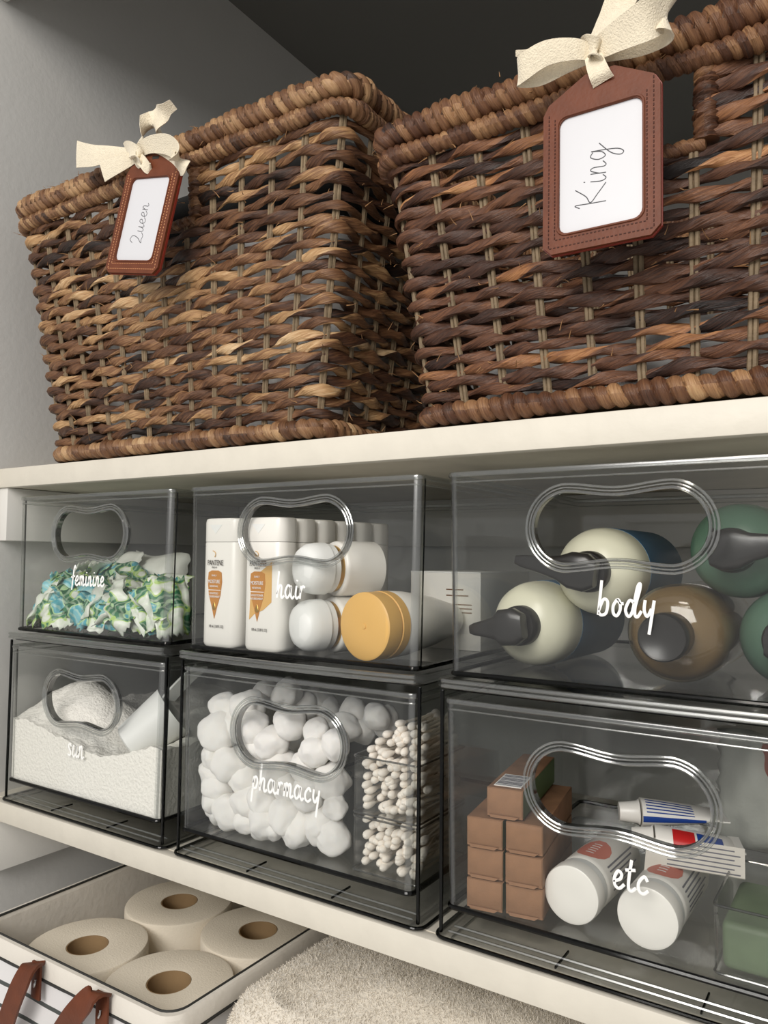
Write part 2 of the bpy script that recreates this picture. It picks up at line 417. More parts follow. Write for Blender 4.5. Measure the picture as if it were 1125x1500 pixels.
def strip(name, pts, width, wdir, mat, parent=None, thick=0.0009, n=8, wmul=None, curl=0.0):
    """ribbon strip: pts centre line, wdir width direction(s)"""
    P = spline(pts, n); N = len(P)
    if isinstance(wdir, (list, tuple)) and not isinstance(wdir[0], (int, float)): W = spline(wdir, n)
    else: W = [Vector(wdir)]*N
    V, Fc = [], []; S = 6
    for i, p in enumerate(P):
        t = (P[min(N-1, i+1)] - P[max(0, i-1)]).normalized()
        w = W[i] - t*W[i].dot(t); w.normalize(); nn = t.cross(w).normalized()
        ww = width*(wmul(i/(N-1)) if wmul else 1.0)
        for side in (1, -1):
            for k in range(S+1):
                q = k/S - 0.5
                V.append(p + w*(q*ww) + nn*(side*thick/2 + curl*(4*q*q-1)*ww))
    R = 2*(S+1)
    for i in range(N-1):
        for s_ in (0, 1):
            for k in range(S):
                a = i*R + s_*(S+1) + k; f = (a, a+1, a+1+R, a+R)
                Fc.append(f if s_ == 0 else f[::-1])
        for k in (0, S):
            a = i*R + k; c = i*R + (S+1) + k; Fc.append((a, a+R, c+R, c) if k == 0 else (a, c, c+R, a+R))
    for i in (0, N-1):
        for k in range(S):
            a = i*R + k; c = i*R + S+1 + k; Fc.append((a, c, c+1, a+1) if i == 0 else (a, a+1, c+1, c))
    return obj(name, V, Fc, mat, parent)
def text_mesh(name, s, size, mat, parent, mtx, align='CENTER', squash=1.0):
    cu = bpy.data.curves.new(name, 'FONT'); cu.body = s; cu.size = size; cu.align_x = align; cu.extrude = 0.00008
    o = bpy.data.objects.new(name, cu); C.objects.link(o)
    bpy.context.view_layer.update()
    dg = bpy.context.evaluated_depsgraph_get()
    me = bpy.data.meshes.new_from_object(o.evaluated_get(dg))
    bpy.data.objects.remove(o); bpy.data.curves.remove(cu)
    # text plane XY -> facing -Y (x right, z up)
    R = Matrix(((squash, 0, 0, 0), (0, 0, -1, 0), (0, 1, 0, 0), (0, 0, 0, 1)))
    me.transform(mtx @ R); me.materials.clear(); me.materials.append(mat); me.name = name
    n = bpy.data.objects.new(name, me); C.objects.link(n); n.parent = parent
    return n

GL = {
 'a': (.95, [[(.6, .85), (.3, 1), (.05, .5), (.2, .02), (.5, .3), (.65, .95), (.6, .3), (.75, 0), (.95, .2)]]),
 'b': (.78, [[(.25, 2.1), (.13, 1), (.02, 0)], [(.06, .3), (.35, .95), (.6, .8), (.5, .15), (.2, 0), (.04, .15)]]),
 'c': (.7, [[(.6, .75), (.42, 1), (.1, .6), (.1, .15), (.35, 0), (.65, .25)]]),
 'd': (1.0, [[(.55, .8), (.3, .95), (.05, .4), (.2, 0), (.45, .3), (.75, 1.7), (.92, 1.95), (.88, 1.55), (.62, .6), (.6, .1), (.75, 0), (.98, .35)]]),
 'e': (.66, [[(0, .35), (.4, .55), (.5, .85), (.3, 1), (.08, .6), (.1, .15), (.35, 0), (.66, .3)]]),
 'f': (.62, [[(.75, 1.8), (.62, 2.1), (.42, 1.7), (.25, .5), (.12, -.5)], [(0, .85), (.62, 1.0)]]),
 'h': (.78, [[(.22, 2.1), (.1, 1), (.02, 0)], [(.05, .3), (.3, .95), (.5, .85), (.45, .2), (.55, 0), (.78, .2)]]),
 'i': (.42, [[(.17, 1), (.08, .3), (.2, 0), (.42, .2)], [(.22, 1.35), (.24, 1.45)]]),
 'm': (.95, [[(.12, 1), (.02, 0)], [(.05, .4), (.25, .98), (.4, .8), (.32, 0)], [(.35, .4), (.55, .98), (.7, .8), (.62, .15), (.72, 0), (.95, .2)]]),
 'n': (.72, [[(.12, 1), (.02, 0)], [(.05, .4), (.3, .98), (.45, .8), (.4, .15), (.5, 0), (.72, .2)]]),
 'o': (.72, [[(.35, 1), (.1, .6), (.1, .15), (.3, 0), (.5, .35), (.5, .8), (.35, 1), (.5, .75), (.72, .75)]]),
 'p': (.72, [[(.2, 1), (.05, 0), (-.08, -1)], [(.12, .5), (.35, 1), (.55, .75), (.4, .15), (.08, .1)]]),
 'r': (.56, [[(.14, 1), (.03, 0)], [(.06, .45), (.3, .95), (.52, .85)]]),
 's': (.6, [[(.5, .8), (.35, 1), (.12, .85), (.2, .6), (.42, .35), (.35, .05), (.05, .1)]]),
 't': (.62, [[(.38, 1.8), (.22, .8), (.18, .15), (.35, 0), (.62, .25)], [(0, 1.15), (.6, 1.25)]]),
 'u': (.78, [[(.14, 1), (.05, .3), (.2, 0), (.45, .35), (.58, 1), (.5, .3), (.58, 0), (.78, .2)]]),
 'y': (.72, [[(.14, 1), (.08, .4), (.25, .05), (.5, .5)], [(.66, 1), (.5, 0), (.34, -1)]]),
 'g': (.9, [[(.55, .85), (.3, 1), (.08, .5), (.2, .05), (.48, .3), (.62, .95), (.45, -.6), (.2, -1.1), (.05, -.9), (.3, -.3), (1.0, .45)]]),
 'K': (1.05, [[(-.1, 1.7), (.1, 2.0), (.05, 1.0), (.0, 0)], [(1.0, 2.0), (.5, 1.3), (.1, 1.0), (.5, .55), (1.05, .0)]]),
 'Q': (1.15, [[(.1, 1.5), (.45, 2.0), (.85, 1.6), (.6, .7), (.15, .1), (.1, -.1), (.4, 0), (.8, -.15), (1.15, .2)]]),
}
def word_paths(s, xh, gap=0.06):
    x = 0; out = []
    for ch in s:
        adv, st = GL[ch]
        for line in st: out.append([Vector(((x+px)*xh, 0, pz*xh)) for px, pz in line])
        x += adv + gap
    w = (x-gap)*xh
    return [[p - Vector((w/2, 0, 0)) for p in spline(l, 6)] for l in out]
def lettering(name, s, xh, rad, loc, mat, parent, scale_x=1.0, rotm=None):
    ps = []
    for l in word_paths(s, xh):
        q = [Vector((p.x*scale_x, 0, p.z)) for p in l]
        if rotm is not None: q = [rotm @ p for p in q]
        ps.append([p + Vector(loc) for p in q])
    return tubes(name, ps, rad, mat, parent, 6, Vector((0, 1, 0)), (Vector((0, 1, 0)), 0.25))

# ------------------------------------------------------------------ the closet
XW = -0.015
def struct(o): o['kind'] = 'structure'; return o
struct(box('wall_left', XW-0.1, XW, -0.10, 1.45, -1.0, 1.30, M['wall']))
struct(box('wall_back', XW-0.1, 1.75, 1.40, 1.50, -1.0, 1.30, M['wall']))
struct(box('wall_right', 1.65, 1.75, -0.10, 1.40, -1.0, 1.30, M['wall']))
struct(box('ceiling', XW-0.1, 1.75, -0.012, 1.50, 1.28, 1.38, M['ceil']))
struct(box('floor', -1.2, 3.0, -3.0, 1.50, -1.08, -1.0, M['trim']))
struct(box('trim_1', XW, 1.65, -0.05, -0.012, 1.022, 1.30, M['trim'], bev=0.002))
SH = 0.42
def cleats(n, ztop):
    struct(box('trim_%d' % n, XW, XW+0.018, 0.004, SH, ztop-0.067, ztop, M['trim'], bev=0.001))
    struct(box('trim_%d' % (n+1), XW+0.018, 1.65, SH-0.002+0.002, SH+0.018, ztop-0.067, ztop, M['trim'], bev=0.001))
cleats(2, 0.3862); cleats(4, -0.0236)
struct(box('wall_inner', XW, 1.65, SH+0.018, 1.40, -1.0, 0.41, M['wall']))
Z_UP = 0.4105
def shelf(label, ztop, thick):
    t = thing('shelf', label, 'shelf', (0.8, 0.0, ztop-thick))
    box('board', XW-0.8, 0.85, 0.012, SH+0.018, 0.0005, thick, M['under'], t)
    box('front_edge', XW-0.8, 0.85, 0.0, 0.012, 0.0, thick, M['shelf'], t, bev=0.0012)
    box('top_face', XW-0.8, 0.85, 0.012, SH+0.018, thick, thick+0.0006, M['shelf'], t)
    return t
shelf('off-white painted shelf board under the two wicker baskets', Z_UP, 0.0243)
shelf('off-white painted shelf board carrying the clear drawers', 0.0, 0.0236)
shelf('off-white painted shelf board under the striped fabric basket', -0.375, 0.0236)

# ------------------------------------------------------------------ wicker baskets
def side_path(hx, hy, r):
    """4 sides from corner-mid to corner-mid as polylines (front, right, back, left)"""
    def arc(cx, cy, a0, a1, n=4): return [(cx+r*math.cos(a0+(a1-a0)*k/n), cy+r*math.sin(a0+(a1-a0)*k/n), a0+(a1-a0)*k/n) for k in range(n+1)]
    q = PI/4
    return [arc(-hx+r, -hy+r, -PI+q, -PI/2) + arc(hx-r, -hy+r, -PI/2, -q),
            arc(hx-r, -hy+r, -q, 0) + arc(hx-r, hy-r, 0, q),
            arc(hx-r, hy-r, q, PI/2) + arc(-hx+r, hy-r, PI/2, PI-q),
            arc(-hx+r, hy-r, PI-q, PI) + arc(-hx+r, -hy+r, PI, PI+q)]
class Weave:
    def __init__(s, wb, db, wt, dt, H, nf, ns, r=0.016):
        s.wb, s.db, s.wt, s.dt, s.H, s.nf, s.ns, s.r = wb, db, wt, dt, H, nf, ns, r
        s.N = 2*(nf+ns)
    def at(s, c, z):
        t = z/s.H
        hx = (s.wb + (s.wt-s.wb)*t)/2; hy = (s.db + (s.dt-s.db)*t)/2
        c = c % s.N
        key = (round(z, 5))
        if getattr(s, '_k', None) != key: s._k = key; s._p = side_path(hx, hy, s.r)
        if c < s.nf: k, f = 0, c/s.nf
        elif c < s.nf+s.ns: k, f = 1, (c-s.nf)/s.ns
        elif c < 2*s.nf+s.ns: k, f = 2, (c-s.nf-s.ns)/s.nf
        else: k, f = 3, (c-2*s.nf-s.ns)/s.ns
        pl = s._p[k]
        L = [0.0]
        for i in range(1, len(pl)): L.append(L[-1] + math.hypot(pl[i][0]-pl[i-1][0], pl[i][1]-pl[i-1][1]))
        d = f*L[-1]
        for i in range(1, len(pl)):
            if d <= L[i] + 1e-12:
                g = (d-L[i-1])/max(1e-9, L[i]-L[i-1])
                x = pl[i-1][0] + (pl[i][0]-pl[i-1][0])*g; y = pl[i-1][1] + (pl[i][1]-pl[i-1][1])*g; a = pl[i-1][2] + (pl[i][2]-pl[i-1][2])*g
                return Vector((x, y, z)), Vector((math.cos(a), math.sin(a), 0))
        return Vector((pl[-1][0], pl[-1][1], z)), Vector((math.cos(pl[-1][2]), math.sin(pl[-1][2]), 0))
def rope_mesh(name, pts, nrm, r0, closed, mat, parent, seed, pitch=0.085, seg=9, lobes=2, amp=0.24):
    rng = random.Random(seed)
    ph = [rng.uniform(0, 6.28) for _ in range(8)]
    N = len(pts); V, Fc, UV = [], [], []
    s = 0.0; S = []
    for i in range(N):
        if i: s += (pts[i]-pts[i-1]).length
        S.append(s)
    tot = s + ((pts[0]-pts[-1]).length if closed else 0)
    npitch = max(1, round(tot/pitch)); pt = tot/npitch
    up = Vector((0, 0, 1))
    def ring(i, srun):
        p, n = pts[i % N], nrm[i % N]
        tw = 2*PI*srun/pt
        k = srun*2*PI/tot
        rr = r0*(1 + 0.13*math.sin(5*k+ph[0]) + 0.11*math.sin(17*k+ph[1]) + 0.10*math.sin(41*k+ph[2]) + 0.05*math.sin(73*k+ph[5]))
        dz = 0.0012*math.sin(7*k+ph[3]) + 0.0008*math.sin(23*k+ph[4])
        out = []
        for q in range(seg):
            a = 2*PI*q/seg
            rad = rr*(1 + amp*math.cos(lobes*(a-tw)))
            out.append(p + n*(rad*math.cos(a)*0.85) + up*(rad*math.sin(a)*1.05 + dz))
        return out
    M_ = N + 1 if closed else N
    for i in range(M_):
        sr = S[i] if i < N else tot
        if i < N: V += ring(i, sr)
    for i in range(M_-1):
        j = (i+1) % N
        s0 = S[i]; s1 = S[i+1] if i+1 < N else tot
        for q in range(seg):
            q2 = (q+1) % seg
            Fc.append((i*seg+q, i*seg+q2, j*seg+q2, j*seg+q))
            a0, a1 = q/seg, (q+1)/seg
            UV.append(((s0, a0-s0/pt), (s0, a1-s0/pt), (s1, a1-s1/pt), (s1, a0-s1/pt)))
    if not closed:
        Fc.append(tuple(range(seg))[::-1]); UV.append([(0, 0)]*seg)
        Fc.append(tuple((N-1)*seg+q for q in range(seg))); UV.append([(tot, 0)]*seg)
    return obj(name, V, Fc, mat, parent, True, UV)
def wrapped_mesh(name, pts, nrm, R, closed, mat, parent, seed, pitch=0.0085, seg=14, depth=0.22, slant=0.6):
    rng = random.Random(seed); ph = [rng.uniform(0, 6.28) for _ in range(6)]
    # resample at pitch/6
    S = [0.0]
    for i in range(1, len(pts)): S.append(S[-1] + (pts[i]-pts[i-1]).length)
    tot = S[-1] + ((pts[0]-pts[-1]).length if closed else 0)
    nw = max(2, round(tot/pitch)); pt = tot/nw; n = nw*6
    P, Nn = [], []; j = 0
    ext = list(zip(pts, nrm, S)) + ([(pts[0], nrm[0], tot)] if closed else [])
    cnt = n if closed else n+1
    for i in range(cnt):
        s = tot*i/n
        while j < len(ext)-2 and ext[j+1][2] < s: j += 1
        g = (s-ext[j][2])/max(1e-9, ext[j+1][2]-ext[j][2])
        P.append(ext[j][0].lerp(ext[j+1][0], g)); Nn.append(ext[j][1].lerp(ext[j+1][1], g).normalized())
    V, Fc, UV = [], [], []
    wr = [rng.uniform(0.85, 1.18) for _ in range(nw+2)]
    for i in range(cnt):
        s = tot*i/n; k = s*2*PI/tot
        t = (P[(i+1) % cnt] - P[i-1]).normalized() if closed or 0 < i < cnt-1 else (P[min(i+1, cnt-1)]-P[max(0, i-1)]).normalized()
        b = t.cross(Nn[i]).normalized(); a_ = Nn[i]
        low = 1 + 0.07*math.sin(9*k+ph[0]) + 0.06*math.sin(21*k+ph[1]) + 0.05*math.sin(47*k+ph[2])
        for q in range(seg):
            a = 2*PI*q/seg
            w = s/pt - slant*math.sin(a)*0.5
            fr = w - math.floor(w)
            rid = math.sqrt(max(0, 1-(2*fr-1)**2))
            rad = R*low*(1-depth + depth*rid*wr[int(math.floor(w)) % nw])
            V.append(P[i] + a_*rad*math.cos(a) + b*rad*math.sin(a))
    lim = cnt if closed else cnt-1
    for i in range(lim):
        j2 = (i+1) % cnt
        for q in range(seg):
            q2 = (q+1) % seg
            Fc.append((i*seg+q, i*seg+q2, j2*seg+q2, j2*seg+q))
            f = lambda ii, qq: (qq/seg*3.0, (tot*ii/n)/pt - slant*math.sin(2*PI*qq/seg)*0.5)
            UV.append((f(i, q), f(i, q+1), f(i+1, q+1), f(i+1, q)))
    if not closed:
        Fc.append(tuple(range(seg))[::-1]); UV.append([(0, 0.5)]*seg)
        Fc.append(tuple((cnt-1)*seg+q for q in range(seg))); UV.append([(0, nw-0.5)]*seg)
    return obj(name, V, Fc, mat, parent, True, UV)
def loop_pts(wv, z, c0, c1, step, off=0.0, phase=None, amp=0.0):
    n = max(8, int((c1-c0)/step)); P, Nn = [], []
    closed = abs((c1-c0) - wv.N) < 1e-6
    for i in range(n if closed else n+1):
        c = c0 + (c1-c0)*i/n
        p, nn = wv.at(c, z)
        o = off + (amp*math.cos(PI*c + phase) if phase is not None else 0)
        P.append(p + nn*o); Nn.append(nn)
    return P, Nn, closed
def wicker_basket(label, loc, wb, db, wt, dt, H, nf, ns, rows, hole_c, hole_rows, mats, seed):
    t = thing('wicker_basket', label, 'basket', loc)
    wv = Weave(wb, db, wt, dt, H, nf, ns)
    rng = random.Random(seed)
    z0, z1 = 0.020, H-0.034
    dz = (z1-z0)/rows
    # base board and inner floor
    l = [[(x, y, zz) for x, y in rrect(wb/2-0.004, db/2-0.004, 0.015)] for zz in (0.004, 0.012)]
    loft('base', l, M['stake'], t)
    # stakes: pairs of thin rods
    for c in range(wv.N):
        ih = hole_c[0] < c < hole_c[1]
        ztop = z0 + dz*(rows-hole_rows) if ih else H-0.012
        for d in (-0.045, 0.045):
            P = []
            for k in range(9):
                z = 0.008 + (ztop-0.008)*k/8
                p, nn = wv.at(c+d + rng.uniform(-.01, .01), z); P.append(p + nn*rng.uniform(-.0006, .0006))
            tube('stake', P, 0.0019, M['stake'], t, 6, False, Vector((0, 1, 0.01)))
    for i in range(rows):
        z = z0 + dz*(i+0.5)
        holed = i >= rows-hole_rows
        c0, c1 = (hole_c[1], wv.N+hole_c[0]) if holed else (0, wv.N)
        P, Nn, cl = loop_pts(wv, z, c0, c1, 0.11, 0.0, PI*(i % 2), 0.0032)
        rope_mesh('weaver', P, Nn, dz*0.415*rng.uniform(0.93, 1.08), cl, mats[0], t, seed*100+i, pitch=rng.uniform(0.07, 0.1))
    # wrapped bottom border
    P, Nn, cl = loop_pts(wv, 0.0105, 0, wv.N, 0.1, 0.003)
    wrapped_mesh('bottom_border', P, Nn, 0.0095, True, mats[1], t, seed+1, 0.0105, 16, 0.42, 0.6)
    # lower rim border and thick top rim
    P, Nn, cl = loop_pts(wv, H-0.030, 0, wv.N, 0.1, 0.006)
    wrapped_mesh('rim_border', P, Nn, 0.0082, True, mats[1], t, seed+2, 0.0062, 14, 0.32, 1.2)
    P, Nn, cl = loop_pts(wv, H-0.010, 0, wv.N, 0.1, 0.002)
    wrapped_mesh('rim', P, Nn, 0.0125, True, mats[1], t, seed+3, 0.0090, 18, 0.36, 1.2)
    # wrapped sides of the hand hole
    zh0, zh1 = z0 + dz*(rows-hole_rows), H-0.034
    for c in hole_c:
        Q, Qn = [], []
        for k in range(10):
            z = zh0 + (zh1-zh0)*k/9; p, nn = wv.at(c, z); Q.append(p); Qn.append(nn)
        wrapped_mesh('hand_hole_edge', Q, Qn, 0.0085, False, mats[1], t, seed+5, 0.008, 12, 0.25, 0.7)
    Q, Qn, cl = loop_pts(wv, zh0-0.001, hole_c[0], hole_c[1], 0.1, 0.0)
    wrapped_mesh('hand_hole_edge', Q, Qn, 0.0055, False, mats[1], t, seed+6, 0.009, 12, 0.25, 0.7)
    # loose fibres sticking out of the weave
    V, Fc = [], []
    for k in range(420):
        c = rng.uniform(0, wv.N); z = rng.choice([rng.uniform(0.012, H-0.04), rng.uniform(H-0.04, H+0.002)])
        p, nn = wv.at(c, z); p = p + nn*rng.uniform(0.004, 0.011)
        d = (nn*rng.uniform(0.1, 0.8) + Vector((rng.uniform(-1, 1)*abs(nn.y), rng.uniform(-1, 1)*abs(nn.x), rng.uniform(-0.6, 0.9)))).normalized()*rng.uniform(0.004, 0.012)
        q = p + d + nn*rng.uniform(-0.001, 0.001)
        v, f = tube_data([p, p.lerp(q, 0.5)+Vector((0, 0, rng.uniform(-.001, .001))), q], lambda a: 0.0005*(1-0.8*a), 4, False, None, None, len(V)); V += v; Fc += f
    lf = obj('loose_fibres', V, Fc, M['fibre'], t); lf['kind'] = 'stuff'
    return t, wv
# the large one
LB = dict(cx=0.299, yf=0.008, wb=0.396, db=0.27, wt=0.494, dt=0.33, H=0.320)
lb_loc = (LB['cx'], 0.008 + 0.135, Z_UP + 0.0008)
basket_l, wv_l = wicker_basket('large tan and brown wicker basket at the left wall, tagged Queen', lb_loc, LB['wb'], LB['db'], LB['wt'], LB['dt'], LB['H'], 12, 8, 26, (5.3, 7.4), 5, (M['wk_l'], M['wrap_l']), 11)
rb_loc = (0.790, 0.008 + 0.125, Z_UP + 0.0008)
basket_r, wv_r = wicker_basket('smaller dark brown wicker basket tagged King', rb_loc, 0.357, 0.25, 0.424, 0.30, 0.258, 10, 7, 21, (3.65, 6.2), 5, (M['wk_r'], M['wrap_r']), 23)
def folded_linen(label, x0, x1, y0, y1, z, n, th, mat='linen'):
    t = thing('folded_linen', label, 'bed linen', ((x0+x1)/2, (y0+y1)/2, z))
    hx, hy = (x1-x0)/2, (y1-y0)/2
    for k in range(n):
        loops = []
        for q in range(7):
            a = q/6; s = math.sin(PI*a); ex = 0.004*s**0.5
            loops.append([(x + 0.0015*math.sin(40*y), y, k*th + th*0.96*a + 0.0015*math.sin(30*x+k)) for x, y in rrect(hx-0.006+ex, hy-0.006+ex, 0.02)])
        loft('fold', loops, M[mat], t)
    return t
folded_linen('white folded bed sheets inside the large tan wicker basket', 0.135, 0.50, 0.035, 0.25, Z_UP+0.014, 9, 0.024)
folded_linen('white folded bed sheets low inside the smaller dark wicker basket', 0.64, 0.94, 0.035, 0.22, Z_UP+0.014, 3, 0.02)

folded_linen('added dark folded cloth that blackens the hand hole behind the Queen tag', 0.135, 0.50, 0.045, 0.25, Z_UP+0.2315, 3, 0.026, 'hole_shade_cloth')  # added cloth, keeps the view through the hand hole dark

# ------------------------------------------------------------------ leather tags and bows
def luggage_tag(label, loc, rot, w, h, word, xh, dark):
    """origin at the ribbon slot; x right, z up"""
    t = thing('luggage_tag', label, 'tag', loc, rot)
    sh = -0.011; bot = sh - h; hw = w/2
    out = [(-0.010, 0.006), (0.010, 0.006), (hw-0.004, sh+0.003), (hw, sh-0.004), (hw, bot+0.006), (hw-0.006, bot), (-hw+0.006, bot), (-hw, bot+0.006), (-hw, sh-0.004), (-hw+0.004, sh+0.003)]
    iw, it, ib = hw-0.0115, sh-0.009, bot+0.013
    inn = [(p[0], p[1]) for p in rrect(iw, (it-ib)/2, 0.006, 4, 0, (it+ib)/2)]
    c = (0, (it+ib)/2)
    ex = [math.atan2(p[1]-c[1], p[0]-c[0]) for p in out+inn]
    V, Fc = [], []; ring_plate(V, Fc, out, inn, c, -0.0025, 0.0, 72, ex)
    obj('leather_front', V, Fc, M['leather'], t, False)
    big = [(x*1.012, c[1]+(z-c[1])*1.010) for x, z in out]
    sm = [(x*0.02, c[1]+(z-c[1])*0.02) for x, z in inn]
    V, Fc = [], []; ring_plate(V, Fc, big, sm, c, 0.0002, 0.0024, 72, ex)
    b_ = len(V)
    obj('leather_back', V, Fc, M['leather_red'], t, False)
    box('name_card', -iw-0.003, iw+0.003, -0.0009, 0.0001, ib-0.003, it+0.003, M['card'], t)
    # raised lip of the window
    lp = [Vector((x*1.04, -0.0027, c[1]+(z-c[1])*1.025)) for x, z in inn]
    tube('window_lip', lp, 0.0009, M['leather'], t, 6, True, Vector((0, 1, 0)))
    # stitching: sides and bottom
    Vs, Fs = [], []
    def st(p, q, n):
        for k in range(n):
            a = Vector(p).lerp(Vector(q), (k+0.2)/n); b = Vector(p).lerp(Vector(q), (k+0.75)/n)
            v, f = tube_data([a, b], 0.00042, 5, False, Vector((0, 1, 0)), None, len(Vs)); Vs.extend(v); Fs.extend(f)
    e = 0.0042; yy = -0.0026
    st((-hw+e, yy, sh-0.004), (-hw+e, yy, bot+e), int(h/0.0031)); st((hw-e, yy, sh+0.002), (hw-e, yy, bot+e), int(h/0.0031))
    st((-hw+e, yy, bot+e), (hw-e, yy, bot+e), int(w/0.0031))
    e = 0.0085
    st((-hw+e, yy, sh-0.008), (-hw+e, yy, bot+e+.001), int(h/0.0031)); st((hw-e, yy, sh-0.006), (hw-e, yy, bot+e+.001), int(h/0.0031))
    st((-hw+e, yy, bot+e+.001), (hw-e, yy, bot+e+.001), int(w/0.0034))
    obj('stitching', Vs, Fs, M['thread_dark'] if dark else M['thread'], t)
    # handwriting runs upwards
    rot90 = Matrix.Rotation(-PI/2, 3, 'Y')
    lettering('handwriting', word, xh, 0.00032, (0.004, -0.0010, (it+ib)/2-0.004), M['ink'], t, 1.15, rot90)
    # slot for the ribbon
    box('slot', -0.005, 0.005, -0.0027, -0.0020, -0.0012, 0.0018, M['black_plastic'], t)
    return t
def ribbon_bow(label, loc, parts):
    t = thing('ribbon_bow', label, 'bow', loc)
    for nm, pts, w, wd, wm, curl in parts:
        strip(nm, pts, w, wd, M['ribbon'], t, 0.0010, 8, wm, curl)
    return t

tr = at_y(880, 118, -0.052)
luggage_tag('cognac leather luggage tag reading King on the dark basket', (tr.x, -0.052, tr.z), (math.radians(0), math.radians(0.5), 0), 0.079, 0.103, 'King', 0.0105, True)
tl = at_y(231, 233, -0.052)
luggage_tag('brown leather luggage tag reading Queen on the tan basket', (tl.x, -0.052, tl.z), (math.radians(-4), math.radians(12), 0), 0.080, 0.106, 'Queen', 0.0085, False)

def px_pts(ref, lst):
    return [at_y(u, v, y) - ref for u, v, y in lst]
# bow on the dark basket
kr = at_y(868, 75, -0.055)
Zv, Yv = Vector((0, 0, 1)), Vector((0, 1, 0))
ribbon_bow('cream ribbon bow tying the King tag to the dark basket', kr, [
    ('loop', px_pts(kr, [(868, 76, -.056), (905, 52, -.066), (945, 30, -.072), (972, 14, -.066), (975, 32, -.058), (940, 52, -.052), (900, 66, -.054), (868, 78, -.054)]), 0.024, (0.2, -.55, 1), lambda t: 0.45+0.65*math.sin(PI*t)**0.8, 0.02),
    ('tail', px_pts(kr, [(868, 74, -.054), (882, 48, -.050), (900, 18, -.048), (918, -18, -.05), (930, -50, -.05)]), 0.025, (1, -.2, .2), lambda t: 0.5+0.5*min(1, t*2.5), 0.03),
    ('loop', px_pts(kr, [(868, 78, -.056), (840, 72, -.064), (800, 78, -.068), (768, 98, -.066), (762, 108, -.060), (790, 108, -.055), (830, 92, -.053), (868, 80, -.054)]), 0.017, (0.1, -.45, 1), lambda t: 0.5+0.5*math.sin(PI*t)**0.8, 0.02),
    ('tail', px_pts(kr, [(868, 74, -.053), (835, 66, -.056), (800, 68, -.058), (775, 78, -.056), (756, 78, -.054)]), 0.010, (0.1, -.7, 1), lambda t: 1.0-0.6*t, 0.02),
    ('tag_loop', px_pts(kr, [(868, 76, -.056), (872, 92, -.060), (878, 108, -.060), (884, 120, -.0555)]), 0.014, (1, 0, .12), lambda t: 0.8+0.25*t, 0.03),
    ('knot', px_pts(kr, [(856, 70, -.055), (860, 66, -.0605), (870, 70, -.063), (877, 78, -.0605), (872, 86, -.056)]), 0.013, (-.4, -.1, 1), None, 0.08),
])
kl = at_y(193, 226, -0.055)
ribbon_bow('cream ribbon bow tying the Queen tag to the tan basket', kl, [
    ('tail', px_pts(kl, [(193, 226, -.054), (160, 226, -.058), (135, 228, -.060), (113, 226, -.058)]), 0.026, (0, -.2, 1), lambda t: 0.42+0.62*t, 0.02),
    ('tail', px_pts(kl, [(196, 230, -.055), (175, 240, -.060), (150, 252, -.062)]), 0.018, (.35, -.3, 1), lambda t: 0.6+0.5*t, 0.02),
    ('tail', px_pts(kl, [(196, 222, -.052), (208, 202, -.046), (220, 186, -.046), (238, 165, -.05), (254, 153, -.05)]), 0.026, (1, -.2, .35), lambda t: 0.5+0.6*math.sin(PI*min(1, t*1.2))-0.35*max(0, t-.7), 0.02),
    ('loop', px_pts(kl, [(198, 224, -.056), (220, 212, -.062), (245, 212, -.066), (259, 224, -.064), (262, 240, -.060), (250, 232, -.056), (225, 222, -.054), (198, 228, -.054)]), 0.020, (0.1, -.6, 1), lambda t: 0.5+0.6*math.sin(PI*t), 0.02),
    ('tag_loop', px_pts(kl, [(198, 228, -.056), (208, 236, -.061), (216, 246, -.058), (222, 247, -.0555)]), 0.011, (1, 0, .5), None, 0.04),
    ('knot', px_pts(kl, [(184, 222, -.056), (188, 218, -.062), (196, 222, -.064), (203, 232, -.062), (199, 236, -.056)]), 0.015, (-.5, -.1, 1), None, 0.08),
])

